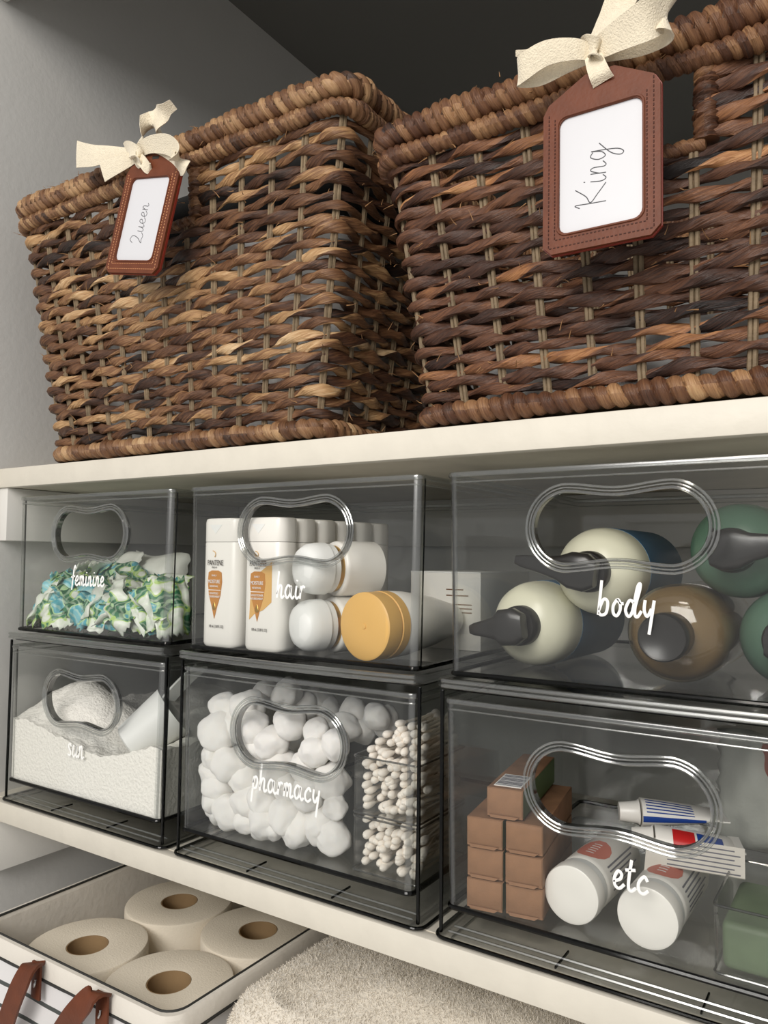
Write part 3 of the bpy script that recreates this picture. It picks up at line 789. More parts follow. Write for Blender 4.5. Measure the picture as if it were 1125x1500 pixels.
# ------------------------------------------------------------------ clear bins, drawers and casings
HZ = 0.1275/2
def handle_outline(n=20):
    """waisted stadium, centre 0"""
    pts = []
    R = 0.0275; cx = HZ - R; wst = 0.0235
    for k in range(n+1):
        a = -PI/2*0.92 + PI*0.92*k/n; pts.append((cx + R*math.cos(a), R*math.sin(a)))
    x0, z0 = pts[-1]
    for k in range(1, n):
        s = k/n; x = x0 + (-x0-x0)*s
        pts.append((x, wst + (z0-wst)*(0.5+0.5*math.cos(2*PI*s))))
    for k in range(n+1):
        a = PI/2*1.08 + PI*0.92*k/n; pts.append((-cx + R*math.cos(a), R*math.sin(a)))
    x1, z1 = pts[-1]
    for k in range(1, n):
        s = k/n; x = x1 + (x0-x1)*s
        pts.append((x, -(wst + (z0-wst)*(0.5+0.5*math.cos(2*PI*s)))))
    return pts
def bin_shell(t, w, d, h, zc_handle, word, xh, lx, lz, lrad=0.0011):
    """open bin; local origin at the middle of the bottom front edge, front plane y=0"""
    th = 0.0024; r = 0.007; hw = w/2
    draft = 0.003
    V, Fc, fm = [], [], []
    # u-shaped wall from the front right corner round to the front left corner
    def prof(off, z):
        k = draft*(1-z/h)
        x1 = hw - off - k; y0 = off; y1 = d - off - k; rr = r - off
        pts = []
        for q in range(7): a = -PI/2 + PI/2*q/6; pts.append((x1-rr+rr*math.cos(a), y0+rr+rr*math.sin(a)))
        for q in range(7): a = PI/2*q/6; pts.append((x1-rr+rr*math.cos(a), y1-rr+rr*math.sin(a)))
        for q in range(7): a = PI/2 + PI/2*q/6; pts.append((-x1+rr+rr*math.cos(a), y1-rr+rr*math.sin(a)))
        for q in range(7): a = PI + PI/2*q/6; pts.append((-x1+rr+rr*math.cos(a), y0+rr+rr*math.sin(a)))
        return pts
    rows = []
    for off, z in ((0, 0.0), (0, h), (th, h), (th, th)):
        b = len(V); P = prof(off, z); V += [Vector((x, y, z)) for x, y in P]; rows.append((b, len(P)))
    arcs = set(list(range(0, 6)) + list(range(21, 27)))
    for i in range(3):
        b0, n = rows[i]; b1, _ = rows[i+1]
        for k in range(n-1):
            Fc.append((b0+k, b0+k+1, b1+k+1, b1+k)); fm.append(1 if k in arcs and i != 1 else (2 if i == 1 else 0))
    # floor (outer and inner)
    Fc.append(tuple(rows[0][0]+k for k in range(rows[0][1]))[::-1]); fm.append(0)
    Fc.append(tuple(rows[3][0]+k for k in range(rows[3][1]))); fm.append(0)
    obj('body', V, Fc, None, t, True, None, [M['acrylic'], M['edge'], M['edge']], fm)
    # front panel with the hand hole
    xf = hw - r - draft
    out = [(-xf, 0.0), (xf, 0.0), (xf+draft, h), (-xf-draft, h)]
    ho = [(x, z+zc_handle) for x, z in handle_outline()]
    c = (0, zc_handle)
    V, Fc = [], []
    ring_plate(V, Fc, out, ho, c, 0.0, th, 96, [math.atan2(p[1]-c[1], p[0]-c[0]) for p in out])
    fp = obj('front_panel', V, Fc, M['acrylic_front'], t, False)
    # moulded ring round the hand hole: three fine lips
    def off_path(o_):
        n_ = len(ho); out_ = []
        for k in range(n_):
            (x0, z0), (x1, z1) = ho[k-1], ho[(k+1) % n_]
            tx, tz = x1-x0, z1-z0; l_ = math.hypot(tx, tz)
            out_.append(Vector((ho[k][0] + tz/l_*o_, -0.0006, ho[k][1] - tx/l_*o_)))
        return out_
    V, Fc = [], []
    for o_, r2 in ((0.0002, 0.0014), (0.0030, 0.0007), (0.0056, 0.0011)):
        v2, f2 = tube_data(off_path(o_), r2, 8, True, Vector((0, 1, 0)), None, len(V)); V += v2; Fc += f2
    obj('handle_ring', V, Fc, M['ring'], t)
    L = [[(p_.x, y, p_.z) for p_ in off_path(0.0)] for y in (0.0, 0.0075)] + [[(p_.x, y, p_.z) for p_ in off_path(0.0012)] for y in (0.0075, 0.0)]
    loft('handle_lip', L, M['lip'], t, (False, False), True, None, True)
    for sx in (-1, 1): tube('corner_line', [(sx*(hw-0.0004-draft), 0.0078, 0.002), (sx*(hw-0.0004), 0.0078, h-0.002)], 0.0008, M['edge_dark'], t, 6, False, Vector((0, 1, 0)))
    # top rim bead and bottom edge
    def bead(nm, z, off, rad, mat, sz):
        P = prof(off, z); P2 = [Vector((x, y, z)) for x, y in P]
        V, Fc = tube_data(P2, rad, 8, True, Vector((0, 0, 1)))
        V = [Vector((v.x, v.y, z+(v.z-z)*sz)) for v in V]
        return obj(nm, V, Fc, mat, t)
    bead('top_rim', h-0.0012, -0.0002, 0.0019, M['edge'], 1.3)
    bead('rim_step', h-0.0075, -0.0002, 0.0008, M['edge'], 1.0)
    bead('bottom_edge', 0.0020, 0.0006, 0.0022, M['edge_dark'], 1.0)  # dark bead stands in for reflection and refraction in the floor edge
    lettering('lettering', word, xh, lrad, (lx, -0.0006, lz), M['vinyl'], t)
    return t
CX = [0.160, 0.4655, 0.769]
DEPTH = 0.34
# lower: casing with a sliding drawer inside
words_low = [('sun', 0.0135, -0.004, 0.0475), ('pharmacy', 0.0120, 0.0, 0.058), ('etc', 0.0118, 0.010, 0.048)]
unit_lab = ['clear drawer unit holding white powder and a scoop, at the wall', 'clear drawer unit full of cotton balls and swabs', 'clear drawer unit holding kraft boxes and bottles, lettered etc']
Z_LID0, Z_LID1 = 0.1985, 0.2062
for i in range(3):
    t = thing('drawer_unit', unit_lab[i], 'drawer unit', (CX[i], 0.003, 0.0), None, 'clear drawer units on the middle shelf')
    w = 0.294; hw = w/2; bow = 0.007 if i == 1 else 0.0025
    # lid: plate with a bowed front
    def plate(nm, z0, z1, ins, mat, rr=0.010, bowk=1.0):
        P = rrect(hw-ins, DEPTH/2-ins, rr, 5, 0, DEPTH/2)
        extra = []
        for x, y in P: extra.append((x, y))
        Q = []
        # subdivide the front edge for the bow
        for k in range(len(P)):
            x, y = P[k]; x2, y2 = P[(k+1) % len(P)]
            Q.append((x, y))
            if abs(y-y2) < 1e-6 and y < 0.05 and abs(x-x2) > 0.1:
                for q in range(1, 16): Q.append((x+(x2-x)*q/16, y))
        Q = [(x, y - (bow*bowk*max(0, 1-(x/(hw))**2) if y < 0.05 else 0)) for x, y in Q]
        h_ = (z1-z0); e = min(0.0016, h_*0.3)
        cx_, cy_ = 0, DEPTH/2
        sc = lambda k: [(cx_+(x-cx_)*(1-k/hw), cy_+(y-cy_)*(1-k/(DEPTH/2))) for x, y in Q]
        loops = [[(x, y, z0) for x, y in sc(e)], [(x, y, z0+e) for x, y in Q], [(x, y, z1-e) for x, y in Q], [(x, y, z1) for x, y in sc(e)]]
        return loft(nm, loops, mat, t)
    plate('lid', Z_LID0, Z_LID1, 0.0, M['smoke'])
    # bright front bar of the lid
    ps = []
    for zz in (Z_LID0+0.0018, Z_LID1-0.0018):
        ps.append([Vector((x, 0.0006 - bow*max(0, 1-(x/hw)**2), zz)) for x in [-hw+0.008 + (w-0.016)*k/24 for k in range(25)]])
    for q_ in ps: tube('lid_front_bead', q_, 0.0019, M['edge'], t, 8)
    plate('lid_seam', Z_LID0-0.0022, Z_LID0-0.0002, 0.006, M['edge_dark'], 0.008)
    # base tray: floor plate, front lip, ribs
    plate('base', 0.0022, 0.0052, 0.002, M['smoke'], 0.010, 0.3)
    P = [Vector((x, y - (bow*0.3*max(0, 1-(x/hw)**2) if y < 0.05 else 0), 0.0030)) for x, y in rrect(hw-0.001, DEPTH/2, 0.010, 5, 0, DEPTH/2)]
    tube('base_edge', P, 0.0015, M['edge_dark'], t, 8, True)
    P = [Vector((x, y-0.001, 0.0012)) for x, y in rrect(hw-0.014, DEPTH/2-0.004, 0.006, 5, 0, DEPTH/2)]
    tube('foot_rim', P, 0.0011, M['edge'], t, 6, True)
    for yy in (0.006, 0.016): tube('base_rib', [(-hw+0.012, yy, 0.0068), (hw-0.012, yy, 0.0068)], 0.0012, M['edge'], t, 6)
    for x in (-0.045, 0.055): box('base_joint', x-0.0006, x+0.0006, 0.002, 0.03, 0.0053, 0.0068, M['edge_dark'], t)
    # walls
    for sx in (-1, 1):
        x0, x1 = sorted((sx*(hw-0.0065), sx*(hw-0.0043)))
        box('side_panel', x0, x1, 0.006, DEPTH-0.004, 0.005, Z_LID0-0.002, M['smoke'], t)
        x0, x1 = sorted((sx*(hw-0.0075), sx*(hw-0.0045)))
        box('front_post', x0, x1, 0.0032, 0.0058, 0.005, Z_LID0-0.002, M['edge_dark'], t, bev=0.0008)
    box('back_panel', -hw+0.007, hw-0.007, DEPTH-0.0065, DEPTH-0.0043, 0.005, Z_LID0-0.002, M['smoke'], t)
    # the drawer
    dr = bpy.data.objects.new('drawer', None); C.objects.link(dr); dr.parent = t; dr.location = (0, 0.003, 0.0253); dr.empty_display_size = 0.02
    wd, xh, lx, lz = words_low[i]
    bin_shell(dr, 0.277, DEPTH-0.016, 0.1642, 0.1105, wd, xh, lx, lz)
words_up = [('feminine', 0.0108, 0.0015, 0.0590), ('hair', 0.0120, -0.001, 0.0560), ('body', 0.0120, 0.0065, 0.0550)]
bin_lab = ['clear acrylic bin of green leaf-print packets, lettered feminine', 'clear acrylic bin of white shampoo bottles, lettered hair', 'clear acrylic bin of pump bottles, lettered body']
for i in range(3):
    t = thing('storage_bin', bin_lab[i], 'bin', (CX[i]+0.0005, 0.010, 0.2079), None, 'clear bins stacked on the drawer units')
    wd, xh, lx, lz = words_up[i]
    bin_shell(t, 0.278, DEPTH-0.012, 0.1650, 0.1190, wd, xh, lx, lz)
ZU = 0.2079 + 0.0025      # inside floor of the upper bins
ZL = 0.0253 + 0.0025      # inside floor of the drawers

# ------------------------------------------------------------------ bin "hair": bottles
def shampoo(label, x, y, kind, group, front=True, rz=0.0):
    t = thing('shampoo_bottle', label, 'bottle', (x, y, ZU), (0, 0, rz), group)
    hw, hd, H = 0.0255, 0.0145, 0.131
    def lp(z, s): return [(px, py, z) for px, py in rrect(hw*s, hd*s, 0.0105*s, 5)]
    loft('body', [lp(0, .9), lp(.0015, .97), lp(.004, 1), lp(.1055, 1), lp(.1065, .985)], M['white_plastic'], t)
    loft('cap', [lp(.1069, .985), lp(.1078, 1.0), lp(H-.004, 1.0), lp(H-.001, .97), lp(H, .9)], M['white_plastic'], t)
    if not front: return t
    yf = -hd - 0.0004
    def panel(nm, pts, mat, dy=0.0):
        n = len(pts); V = [Vector((px, yf-dy, pz)) for px, pz in pts] + [Vector((px, yf-dy+0.0006, pz)) for px, pz in pts]
        Fc = [tuple(range(n)), tuple(range(2*n-1, n-1, -1))] + [(k, k+n, (k+1) % n+n, (k+1) % n) for k in range(n)]
        return obj(nm, V, Fc, mat, t, False)
    mx = -0.0048
    drop = [(mx-.0085, .0755), (mx-.004, .0775), (mx+.005, .0775), (mx+.0095, .0755), (mx+.0105, .066), (mx+.0085, .052), (mx+.004, .040), (mx+.0005, .0285), (mx-.003, .040), (mx-.0075, .052), (mx-.0095, .066)]
    if kind == 2:
        panel('side_label', [(mx-.010, .030), (mx-.0085, .060), (mx+.003, .0768), (mx+.0185, .087), (mx+.0185, .048), (mx+.008, .040), (mx-.003, .036)], M['orange_light'])
    panel('label', drop, M['orange'], 0.0003)
    T = lambda px, pz: Matrix.Translation((px, yf-0.0008, pz))
    text_mesh('brand_print', 'PANTENE', 0.0080, M['print_dark'], t, T(mx+.001, .0828), squash=0.64)
    text_mesh('brand_print', 'PRO-V', 0.0026, M['print_dark'], t, T(mx, .0798))
    text_mesh('label_print', 'DAILY', 0.0026, M['vinyl'], t, T(mx, .0715))
    text_mesh('label_print', 'MOISTURE', 0.0052, M['vinyl'], t, T(mx, .0645), squash=0.68)
    text_mesh('label_print', 'RENEWAL', 0.0026, M['vinyl'], t, T(mx, .0605))
    panel('label_line', [(mx-.009, .0572), (mx+.009, .0572), (mx+.009, .0578), (mx-.009, .0578)], M['vinyl'], 0.0005)
    text_mesh('label_print', 'SHAMPOO' if kind == 1 else 'CONDITIONER', 0.0030, M['vinyl'], t, T(mx, .0532), squash=0.85)
    text_mesh('label_print', 'NOURISHMENT', 0.0030, M['vinyl'], t, T(mx, .0498), squash=0.8)
    text_mesh('volume_print', '100 mL (3.38 FL OZ)', 0.0038, M['print_dark'], t, T(mx+.004, .0195), squash=0.62)
    lathe('drop_emblem', [(0.0001, .0), (.0022, .0012), (.0026, .003), (.0016, .006), (.0003, .0085)], M['gold'], t, 12, Matrix.Translation((mx+.0005, yf-0.0006, .037)) @ Matrix.Diagonal((1, .25, 1, 1)))
    arc = [(mx-.003+.004*math.sin(a), yf-0.0005, .094+.004*math.cos(a)*0.9) for a in [0.3*k for k in range(9)]]
    tube('swirl_emblem', arc, 0.0004, M['orange_light'], t, 5)
    # thumb notch of the cap
    V = [Vector((mx-.009, yf+.0001, H-.0065)), Vector((mx+.009, yf+.0001, H-.0065)), Vector((mx, yf+.0001, H-.016)), Vector((mx-.009, yf+.0016, H-.0072)), Vector((mx+.009, yf+.0016, H-.0072)), Vector((mx, yf+.0016, H-.015))]
    obj('thumb_notch', V, [(0, 2, 1), (3, 4, 5), (0, 1, 4, 3), (1, 2, 5, 4), (2, 0, 3, 5)], M['frost'], t, False)
    return t
p = at_z(318, 950, ZU); shampoo('white shampoo bottle with plain orange drop label, beside the leaf-print packets', 0.3600, 0.0345, 1, 'white travel bottles')
p2x = 0.4185
shampoo('white conditioner bottle with orange drop label and gold side panel', p2x, 0.0345, 2, 'white travel bottles')
for k in range(5):
    shampoo('plain white bottle queued behind the conditioner bottle', p2x+0.003*k, 0.0345+0.0300*(k+1), 0, 'white bottles in the queue', False)

def lying(name, label, cat, nose, axis, group=None, roll=0.0):
    """a thing whose local +z runs from its nose backwards along axis"""
    q = Vector(axis).normalized().to_track_quat('Z', 'Y')
    t = thing(name, label, cat, nose, None, group); t.rotation_mode = 'QUATERNION'
    from mathutils import Quaternion
    t.rotation_quaternion = q @ Quaternion((0, 0, 1), roll)
    return t
# yellow capped bottle
r_ = 0.0308
c = at_y(536, 914, 0.020)
t = lying('lotion_bottle', 'white bottle lying down with a honey yellow cap', 'bottle', (c.x, 0.0165, ZU+r_+.0006), (0.16, 1, 0))
lathe('cap', [(0.0005, 0.0006), (.006, .0004), (.0285, 0), (.0302, .0012), (.0305, .004), (.0305, .017), (.0296, .0175), (.0296, .019), (.0308, .0195), (.0308, .029), (.001, .029)], M['gold_plastic'], t, 48)
lathe('body', [(.0010, .0295), (.0300, .0295), (.0306, .031), (.0298, .05), (.024, .09), (.015, .128), (.001, .1285)], M['white_plastic'], t, 48)
lathe('cap_emblem', [(.0005, -.0004), (.0022, -.0003), (.0026, .0006)], M['gold_plastic'], t, 16)
for k, (v, lab) in enumerate([(921, 'white bottle lying under another with a frosted domed cap'), (852, 'white bottle with frosted domed cap and gold collar, lying on another')]):
    rr = 0.0268
    cc = at_y(452, v, 0.030)
    zc = ZU + rr + 0.0006 + (2*rr+0.0004)*k
    t = lying('spray_bottle', lab, 'bottle', (0.4665+0.002*k, 0.0150+0.001*k, zc), (0.42, 1, 0))
    lathe('dome_cap', [(.0006, 0), (.012, .0004), (.019, .003), (.0232, .009), (.0246, .016), (.0250, .026), (.0236, .0262), (.0236, .033)], M['frost'], t, 40)
    lathe('collar', [(.0225, .033), (.0225, .038)], M['gold'], t, 40)
    lathe('body', [(.001, .0382), (.0245, .0382), (.0262, .0395), (.0268, .042), (.0268, .082), (.001, .083)], M['white_plastic'], t, 40)
# cartons behind
t = thing('carton', 'white printed carton lying behind the yellow capped bottle', 'box', (0.555, 0.205, ZU), (0, 0, math.radians(-3)))
box('body', -.042, .042, -.055, .055, 0, .078, M['white_plastic'], t, bev=0.0006)
box('lid_seam', -.0422, .0422, -.0555, .0555, .0775, .0787, M['vinyl'], t, bev=0.0003)
for k, (z, w) in enumerate([(.060, .02), (.054, .026), (.045, .03), (.041, .03), (.037, .03)]):
    box('print_line', .002, .002+w, -.0553, -.0549, z, z+.0012, M['brown_print'], t)

# ------------------------------------------------------------------ bin "body": pump bottles
def pump_bottle(label, nose, axis, R, body_mat, label_mat, nozzle_dir, cap_only=False, group=None, shoulder_mat=None, nlen=1.0):
    t = lying('pump_bottle', label, 'bottle', nose, axis, group)
    sm = shoulder_mat or body_mat
    z0 = 0.020
    lathe('shoulder', [(.0125, z0-.006), (.0135, z0), (.020, z0+.0022), (.028, z0+.0075), (R*.93, z0+.0155), (R*.985, z0+.024), (R, z0+.034), (R, z0+.042)], sm, t, 48)
    lathe('body', [(R+.0003, z0+.042), (R+.0003, z0+.145), (R*.9, z0+.155), (.001, z0+.156)], label_mat, t, 48)
    if cap_only: return t
    col = lathe('pump_collar', [(.001, z0-.011), (.0150, z0-.0105), (.0165, z0-.008), (.0168, z0+.004), (.015, z0+.006)], M['black_plastic'], t, 32)
    lathe('pump_stem', [(.001, z0-.018), (.0085, z0-.0175), (.009, z0-.010)], M['black_plastic'], col, 24)
    q = t.rotation_quaternion.to_matrix().inverted()
    nd = q @ Vector(nozzle_dir); nd.z = 0; nd.normalize()
    sd = Vector((-nd.y, nd.x, 0))
    L = []
    for s, wd, hh, zc in ((-.012, .010, .006, z0-.0205), (-.004, .0150, .0075, z0-.021), (.008, .0145, .0075, z0-.0215), (.018, .0098, .0062, z0-.022), (.032, .0072, .005, z0-.0215), (.050, .0052, .004, z0-.0195), (.057, .0036, .003, z0-.0185)):
        L.append([nd*(s*nlen if s > 0.01 else s) + sd*(wd*px) + Vector((0, 0, zc+hh*py)) for px, py in rrect(1, 1, .55, 3)])
    loft('nozzle', L, M['black_plastic'], t)
    return t
R1 = 0.0365
# lower cream bottle, nozzle to the left
c1 = at_y(780, 915, 0.055)
A1 = (c1.x-.0120, 0.0385, ZU+R1+.0006)
pump_bottle('cream and blue pump bottle on the bin floor, nozzle pointing at the bin side', A1, (0.06, 1, 0), R1, M['cream_plastic'], M['blue_label'], (-1, 0, -.12), group='cream and blue pump bottles', nlen=0.68)
# amber bottle
R2 = 0.0372
c2 = at_y(982, 928, 0.045)
t = lying('amber_bottle', 'see-through amber bottle with a round black cap', 'bottle', (c2.x, 0.0180, ZU+R2+.0006), (0.02, 1, 0))
lathe('cap', [(.001, .0012), (.0150, .0008), (.0163, 0), (.0172, .0012), (.0175, .012), (.0172, .0135), (.0172, .024), (.001, .024)], M['black_plastic'], t, 40)
lathe('body', [(.0125, .022), (.0135, .028), (.020, .0295), (.031, .033), (.0358, .040), (R2, .048), (R2, .155), (.034, .162), (.001, .163)], M['amber'], t, 48)
lathe('content', [(.011, .0285), (.019, .031), (.0295, .036), (.0350, .045), (.0352, .155), (.001, .160)], M['amber_in'], t, 40)
# upper cream bottle lies in the groove between the two
dx = c2.x - c1.x; hx_ = (c1.x + c2.x)/2
cU = at_y(866, 835, 0.06)
ux = A1[0] + 0.058
zU = ZU + R1 + .0006 + math.sqrt(max(1e-6, (2*R1+.001)**2 - (ux-A1[0])**2))
pump_bottle('cream and blue pump bottle lying on top of the others', (ux, 0.0420, zU), (0.03, 1, 0), R1, M['cream_plastic'], M['blue_label'], (-1, 0, .16), group='cream and blue pump bottles')
# green bottles
c3x = c2.x + R2 + R1 + .002
pump_bottle('green pump bottle on the bin floor beside the amber bottle', (c3x, 0.0420, ZU+R1+.0006), (0.02, 1, 0), R1, M['green_plastic'], M['green_plastic'], (1, 0, -.1), group='green pump bottles')
gx = (c2.x + c3x)/2 + 0.001
gz = ZU + R1 + .001 + math.sqrt(max(1e-6, (2*R1+.001)**2 - (c3x-gx)**2))
pump_bottle('green pump bottle resting on the amber bottle and a green one', (gx, 0.0480, gz-.001), (0.05, 1, 0), R1, M['green_plastic'], M['green_plastic'], (1, 0, .12), group='green pump bottles')

# ------------------------------------------------------------------ bin "feminine": packets
def packet_mesh(seed, L, Wd, th, crumple, bend):
    rng = random.Random(seed); nx, ny = 22, 12
    ph = [rng.uniform(0, 6.28) for _ in range(10)]; fr = [rng.uniform(.7, 1.3) for _ in range(10)]
    V, Fc = [], []
    def S(x, y):
        u, v = x/L*6.28, y/Wd*6.28
        z = crumple*(0.5*math.sin(1.1*fr[0]*u+ph[0]+0.6*v) + 0.4*math.sin(2.1*fr[1]*v+ph[1]) + 0.35*math.sin(2.6*fr[2]*u-1.3*v+ph[2]))
        z += crumple*0.9*noise.noise(Vector((x*70+seed*3.1, y*70, seed*1.7)))
        z += bend*math.sin(PI*(x/L+0.5)+ph[4]*0.1)
        return z
    for s_ in (1, -1):
        for i in range(nx+1):
            for j in range(ny+1):
                x = (i/nx-0.5)*L; y = (j/ny-0.5)*Wd
                ex = min(1, 4*(0.5-abs(i/nx-0.5))); ey = min(1, 3*(0.5-abs(j/ny-0.5)))
                puff = th*0.5*math.sqrt(max(0, ex))*math.sqrt(max(0, ey)) + 0.0003
                zig = 0.002*((j % 2)*2-1) if i in (0, nx) else 0
                V.append(Vector((x+zig, y*(1+0.10*math.sin(ph[6]+x*60)), S(x, y)+s_*puff)))
    n = (nx+1)*(ny+1)
    for i in range(nx):
        for j in range(ny):
            a = i*(ny+1)+j; f = (a, a+ny+1, a+ny+2, a+1)
            Fc.append(f); Fc.append(tuple(q+n for q in f[::-1]))
    for i in range(nx):
        for j in (0, ny):
            a = i*(ny+1)+j; b = a+ny+1; Fc.append((a, a+n, b+n, b) if j == 0 else (a, b, b+n, a+n))
    for j in range(ny):
        for i in (0, nx):
            a = i*(ny+1)+j; b = a+1; Fc.append((a, b, b+n, a+n) if i == 0 else (a, a+n, b+n, b))
    me = bpy.data.meshes.new('wrapped_packet'); me.from_pydata([tuple(v) for v in V], [], Fc); me.update()
    me.materials.append(M['leaf'])
    for p_ in me.polygons: p_.use_smooth = True
    return me
pk = [packet_mesh(k, 0.066, 0.040, 0.009, 0.0048, 0.010) for k in range(8)]
pspots = [(42, 895, .030), (70, 880, .055), (58, 855, .08), (95, 905, .030), (105, 885, .06), (128, 905, .032), (125, 875, .075), (150, 912, .030), (152, 885, .055), (178, 918, .032), (176, 893, .055), (188, 868, .08),
          (205, 925, .030), (215, 905, .045), (212, 880, .075), (232, 900, .06), (238, 922, .045), (232, 875, .10), (150, 865, .10), (95, 862, .105), (60, 905, .045), (115, 918, .026), (168, 930, .026), (195, 905, .07), (38, 870, .05), (30, 905, .028), (48, 915, .026), (82, 915, .026), (140, 925, .024), (222, 932, .026), (245, 905, .03), (250, 885, .06), (245, 865, .09), (120, 855, .12), (40, 850, .1), (200, 850, .11)]
rng = random.Random(5)
for k, (u, v, y) in enumerate(pspots):
    P = at_y(u, v, y)
    o = bpy.data.objects.new('wrapped_packet', pk[k % 8]); C.objects.link(o)
    P.x = min(max(P.x, 0.052), 0.272); P.z = max(P.z, ZU+0.020)
    o.location = P
    o.rotation_euler = (math.radians(rng.uniform(-5, 70)), math.radians(rng.uniform(-45, 45)), math.radians(rng.uniform(-70, 70)))
    if P.x < .068 or P.x > .256: o.rotation_euler = (math.radians(rng.uniform(15, 60)), math.radians(rng.uniform(-75, -50) if P.x < .085 else rng.uniform(50, 75)), math.radians(rng.uniform(-25, 25)))
    mw = o.rotation_euler.to_matrix(); cs = [mw @ v_.co for v_ in o.data.vertices]
    def fit(p_, lo, hi, a, b): return min(max(p_, a-lo), b-hi) if (b-a) > (hi-lo) else (a+b-lo-hi)/2
    o.location.x = fit(o.location.x, min(q.x for q in cs), max(q.x for q in cs), 0.0280, 0.2930)
    o.location.y = fit(o.location.y, min(q.y for q in cs), max(q.y for q in cs), 0.0132, 0.30)
    o.location.z = fit(o.location.z, min(q.z for q in cs), max(q.z for q in cs), ZU+0.0005, 0.35)
    tag(o, 'green leaf-print wrapped packet crumpled among others', 'packet', 'leaf-print packets in the feminine bin')
def pale_packet(seed, label, loc, rot, L, Wd, th):
    me = packet_mesh(seed, L, Wd, th, 0.002, 0.004).copy(); me.materials.clear(); me.materials.append(M['pale_wrap'])
    o = bpy.data.objects.new('pale_packet', me); C.objects.link(o); o.location = loc
    o.rotation_euler = [math.radians(a) for a in rot]
    tag(o, label, 'packet'); return o
q = at_y(85, 835, .12); pale_packet(31, 'pale wrapped packet standing behind the green packets, torn corner up', (max(q.x, .075), q.y, q.z-.006), (62, -14, -5), .085, .06, .012)
q = at_y(150, 838, .16); pale_packet(32, 'long pale wrapped packet lying flat behind the green packets', (q.x, q.y, q.z-.004), (50, 2, 3), .14, .035, .014)
q = at_y(232, 838, .15); pale_packet(33, 'bulky white tissue pack at the back of the leaf-print packets', (min(q.x, .22), q.y, ZU+.052), (84, 4, 4), .095, .085, .045)

# ------------------------------------------------------------------ drawer "sun": powder and scoop
def powder():
    x0, x1 = CX[0]-.1345, CX[0]+.1345; y0, y1 = .0095, .325
    nx, ny = 70, 70; V, Fc = [], []
    def hgt(x, y):
        f = (x-x0)/(x1-x0)
        con = .098 - .018*math.exp(-((f-.62)/.25)**2) + .004*math.cos(7*f)
        mound = .044*math.exp(-((x-.088)/.08)**2 - ((y-.075)/.042)**2) + .030*math.exp(-((x-.20)/.05)**2 - ((y-.16)/.06)**2)
        dip = -.012*math.exp(-((x-.215)/.04)**2 - ((y-.055)/.035)**2)
        n = .004*noise.noise(Vector((x*40, y*40, 0))) + .0022*noise.noise(Vector((x*110, y*110, 3))) + .0009*noise.noise(Vector((x*330, y*330, 5)))
        k = min(1, (y-y0)/.02)
        return con + k*(mound+dip) + n
    for i in range(nx+1):
        for j in range(ny+1):
            x = x0+(x1-x0)*i/nx; y = y0+(y1-y0)*(j/ny)**1.5
            V.append((x, y, hgt(x, y)))
    n = len(V)
    for i in range(nx+1):
        for j in range(ny+1):
            V.append((V[i*(ny+1)+j][0], V[i*(ny+1)+j][1], ZL+.0006))
    for i in range(nx):
        for j in range(ny):
            a = i*(ny+1)+j; f = (a, a+ny+1, a+ny+2, a+1); Fc.append(f); Fc.append(tuple(q+n for q in f[::-1]))
    for i in range(nx):
        for j in (0, ny): a = i*(ny+1)+j; b = a+ny+1; Fc.append((a, a+n, b+n, b) if j == 0 else (a, b, b+n, a+n))
    for j in range(ny):
        for i in (0, nx): a = i*(ny+1)+j; b = a+1; Fc.append((a, b, b+n, a+n) if i == 0 else (a, a+n, b+n, b))
    o = obj('white_powder', V, Fc, M['powder'])
    tag(o, 'white granular powder heaped in the drawer unit at the wall', 'powder', None, 'stuff')
powder()
sc = at_y(215, 1062, 0.055)
sc = at_y(222, 1066, 0.050)
q_ = Vector((0.55, 0.62, 0.62)).normalized().to_track_quat('Z', 'X')
t = thing('scoop', 'white plastic scoop stuck in the powder', 'scoop', (sc.x, .050, sc.z)); t.rotation_mode = 'QUATERNION'; t.rotation_quaternion = q_
lathe('cup', [(.001, -.030), (.020, -.030), (.023, -.028), (.031, .030), (.0295, .030), (.0215, -.027), (.001, -.028)], M['frost'], t, 36, None, False)
ql = q_.to_matrix().inverted()
h0 = ql @ Vector((.030, -.004, .030)); hp = [ql @ Vector(v_) for v_ in ((.022, .004, .034), (.036, .006, .048), (.052, .008, .062), (.068, .010, .074))]
strip('handle', hp, 0.016, tuple(ql @ Vector((.3, .9, -.2))), M['frost'], t, 0.003, 6)

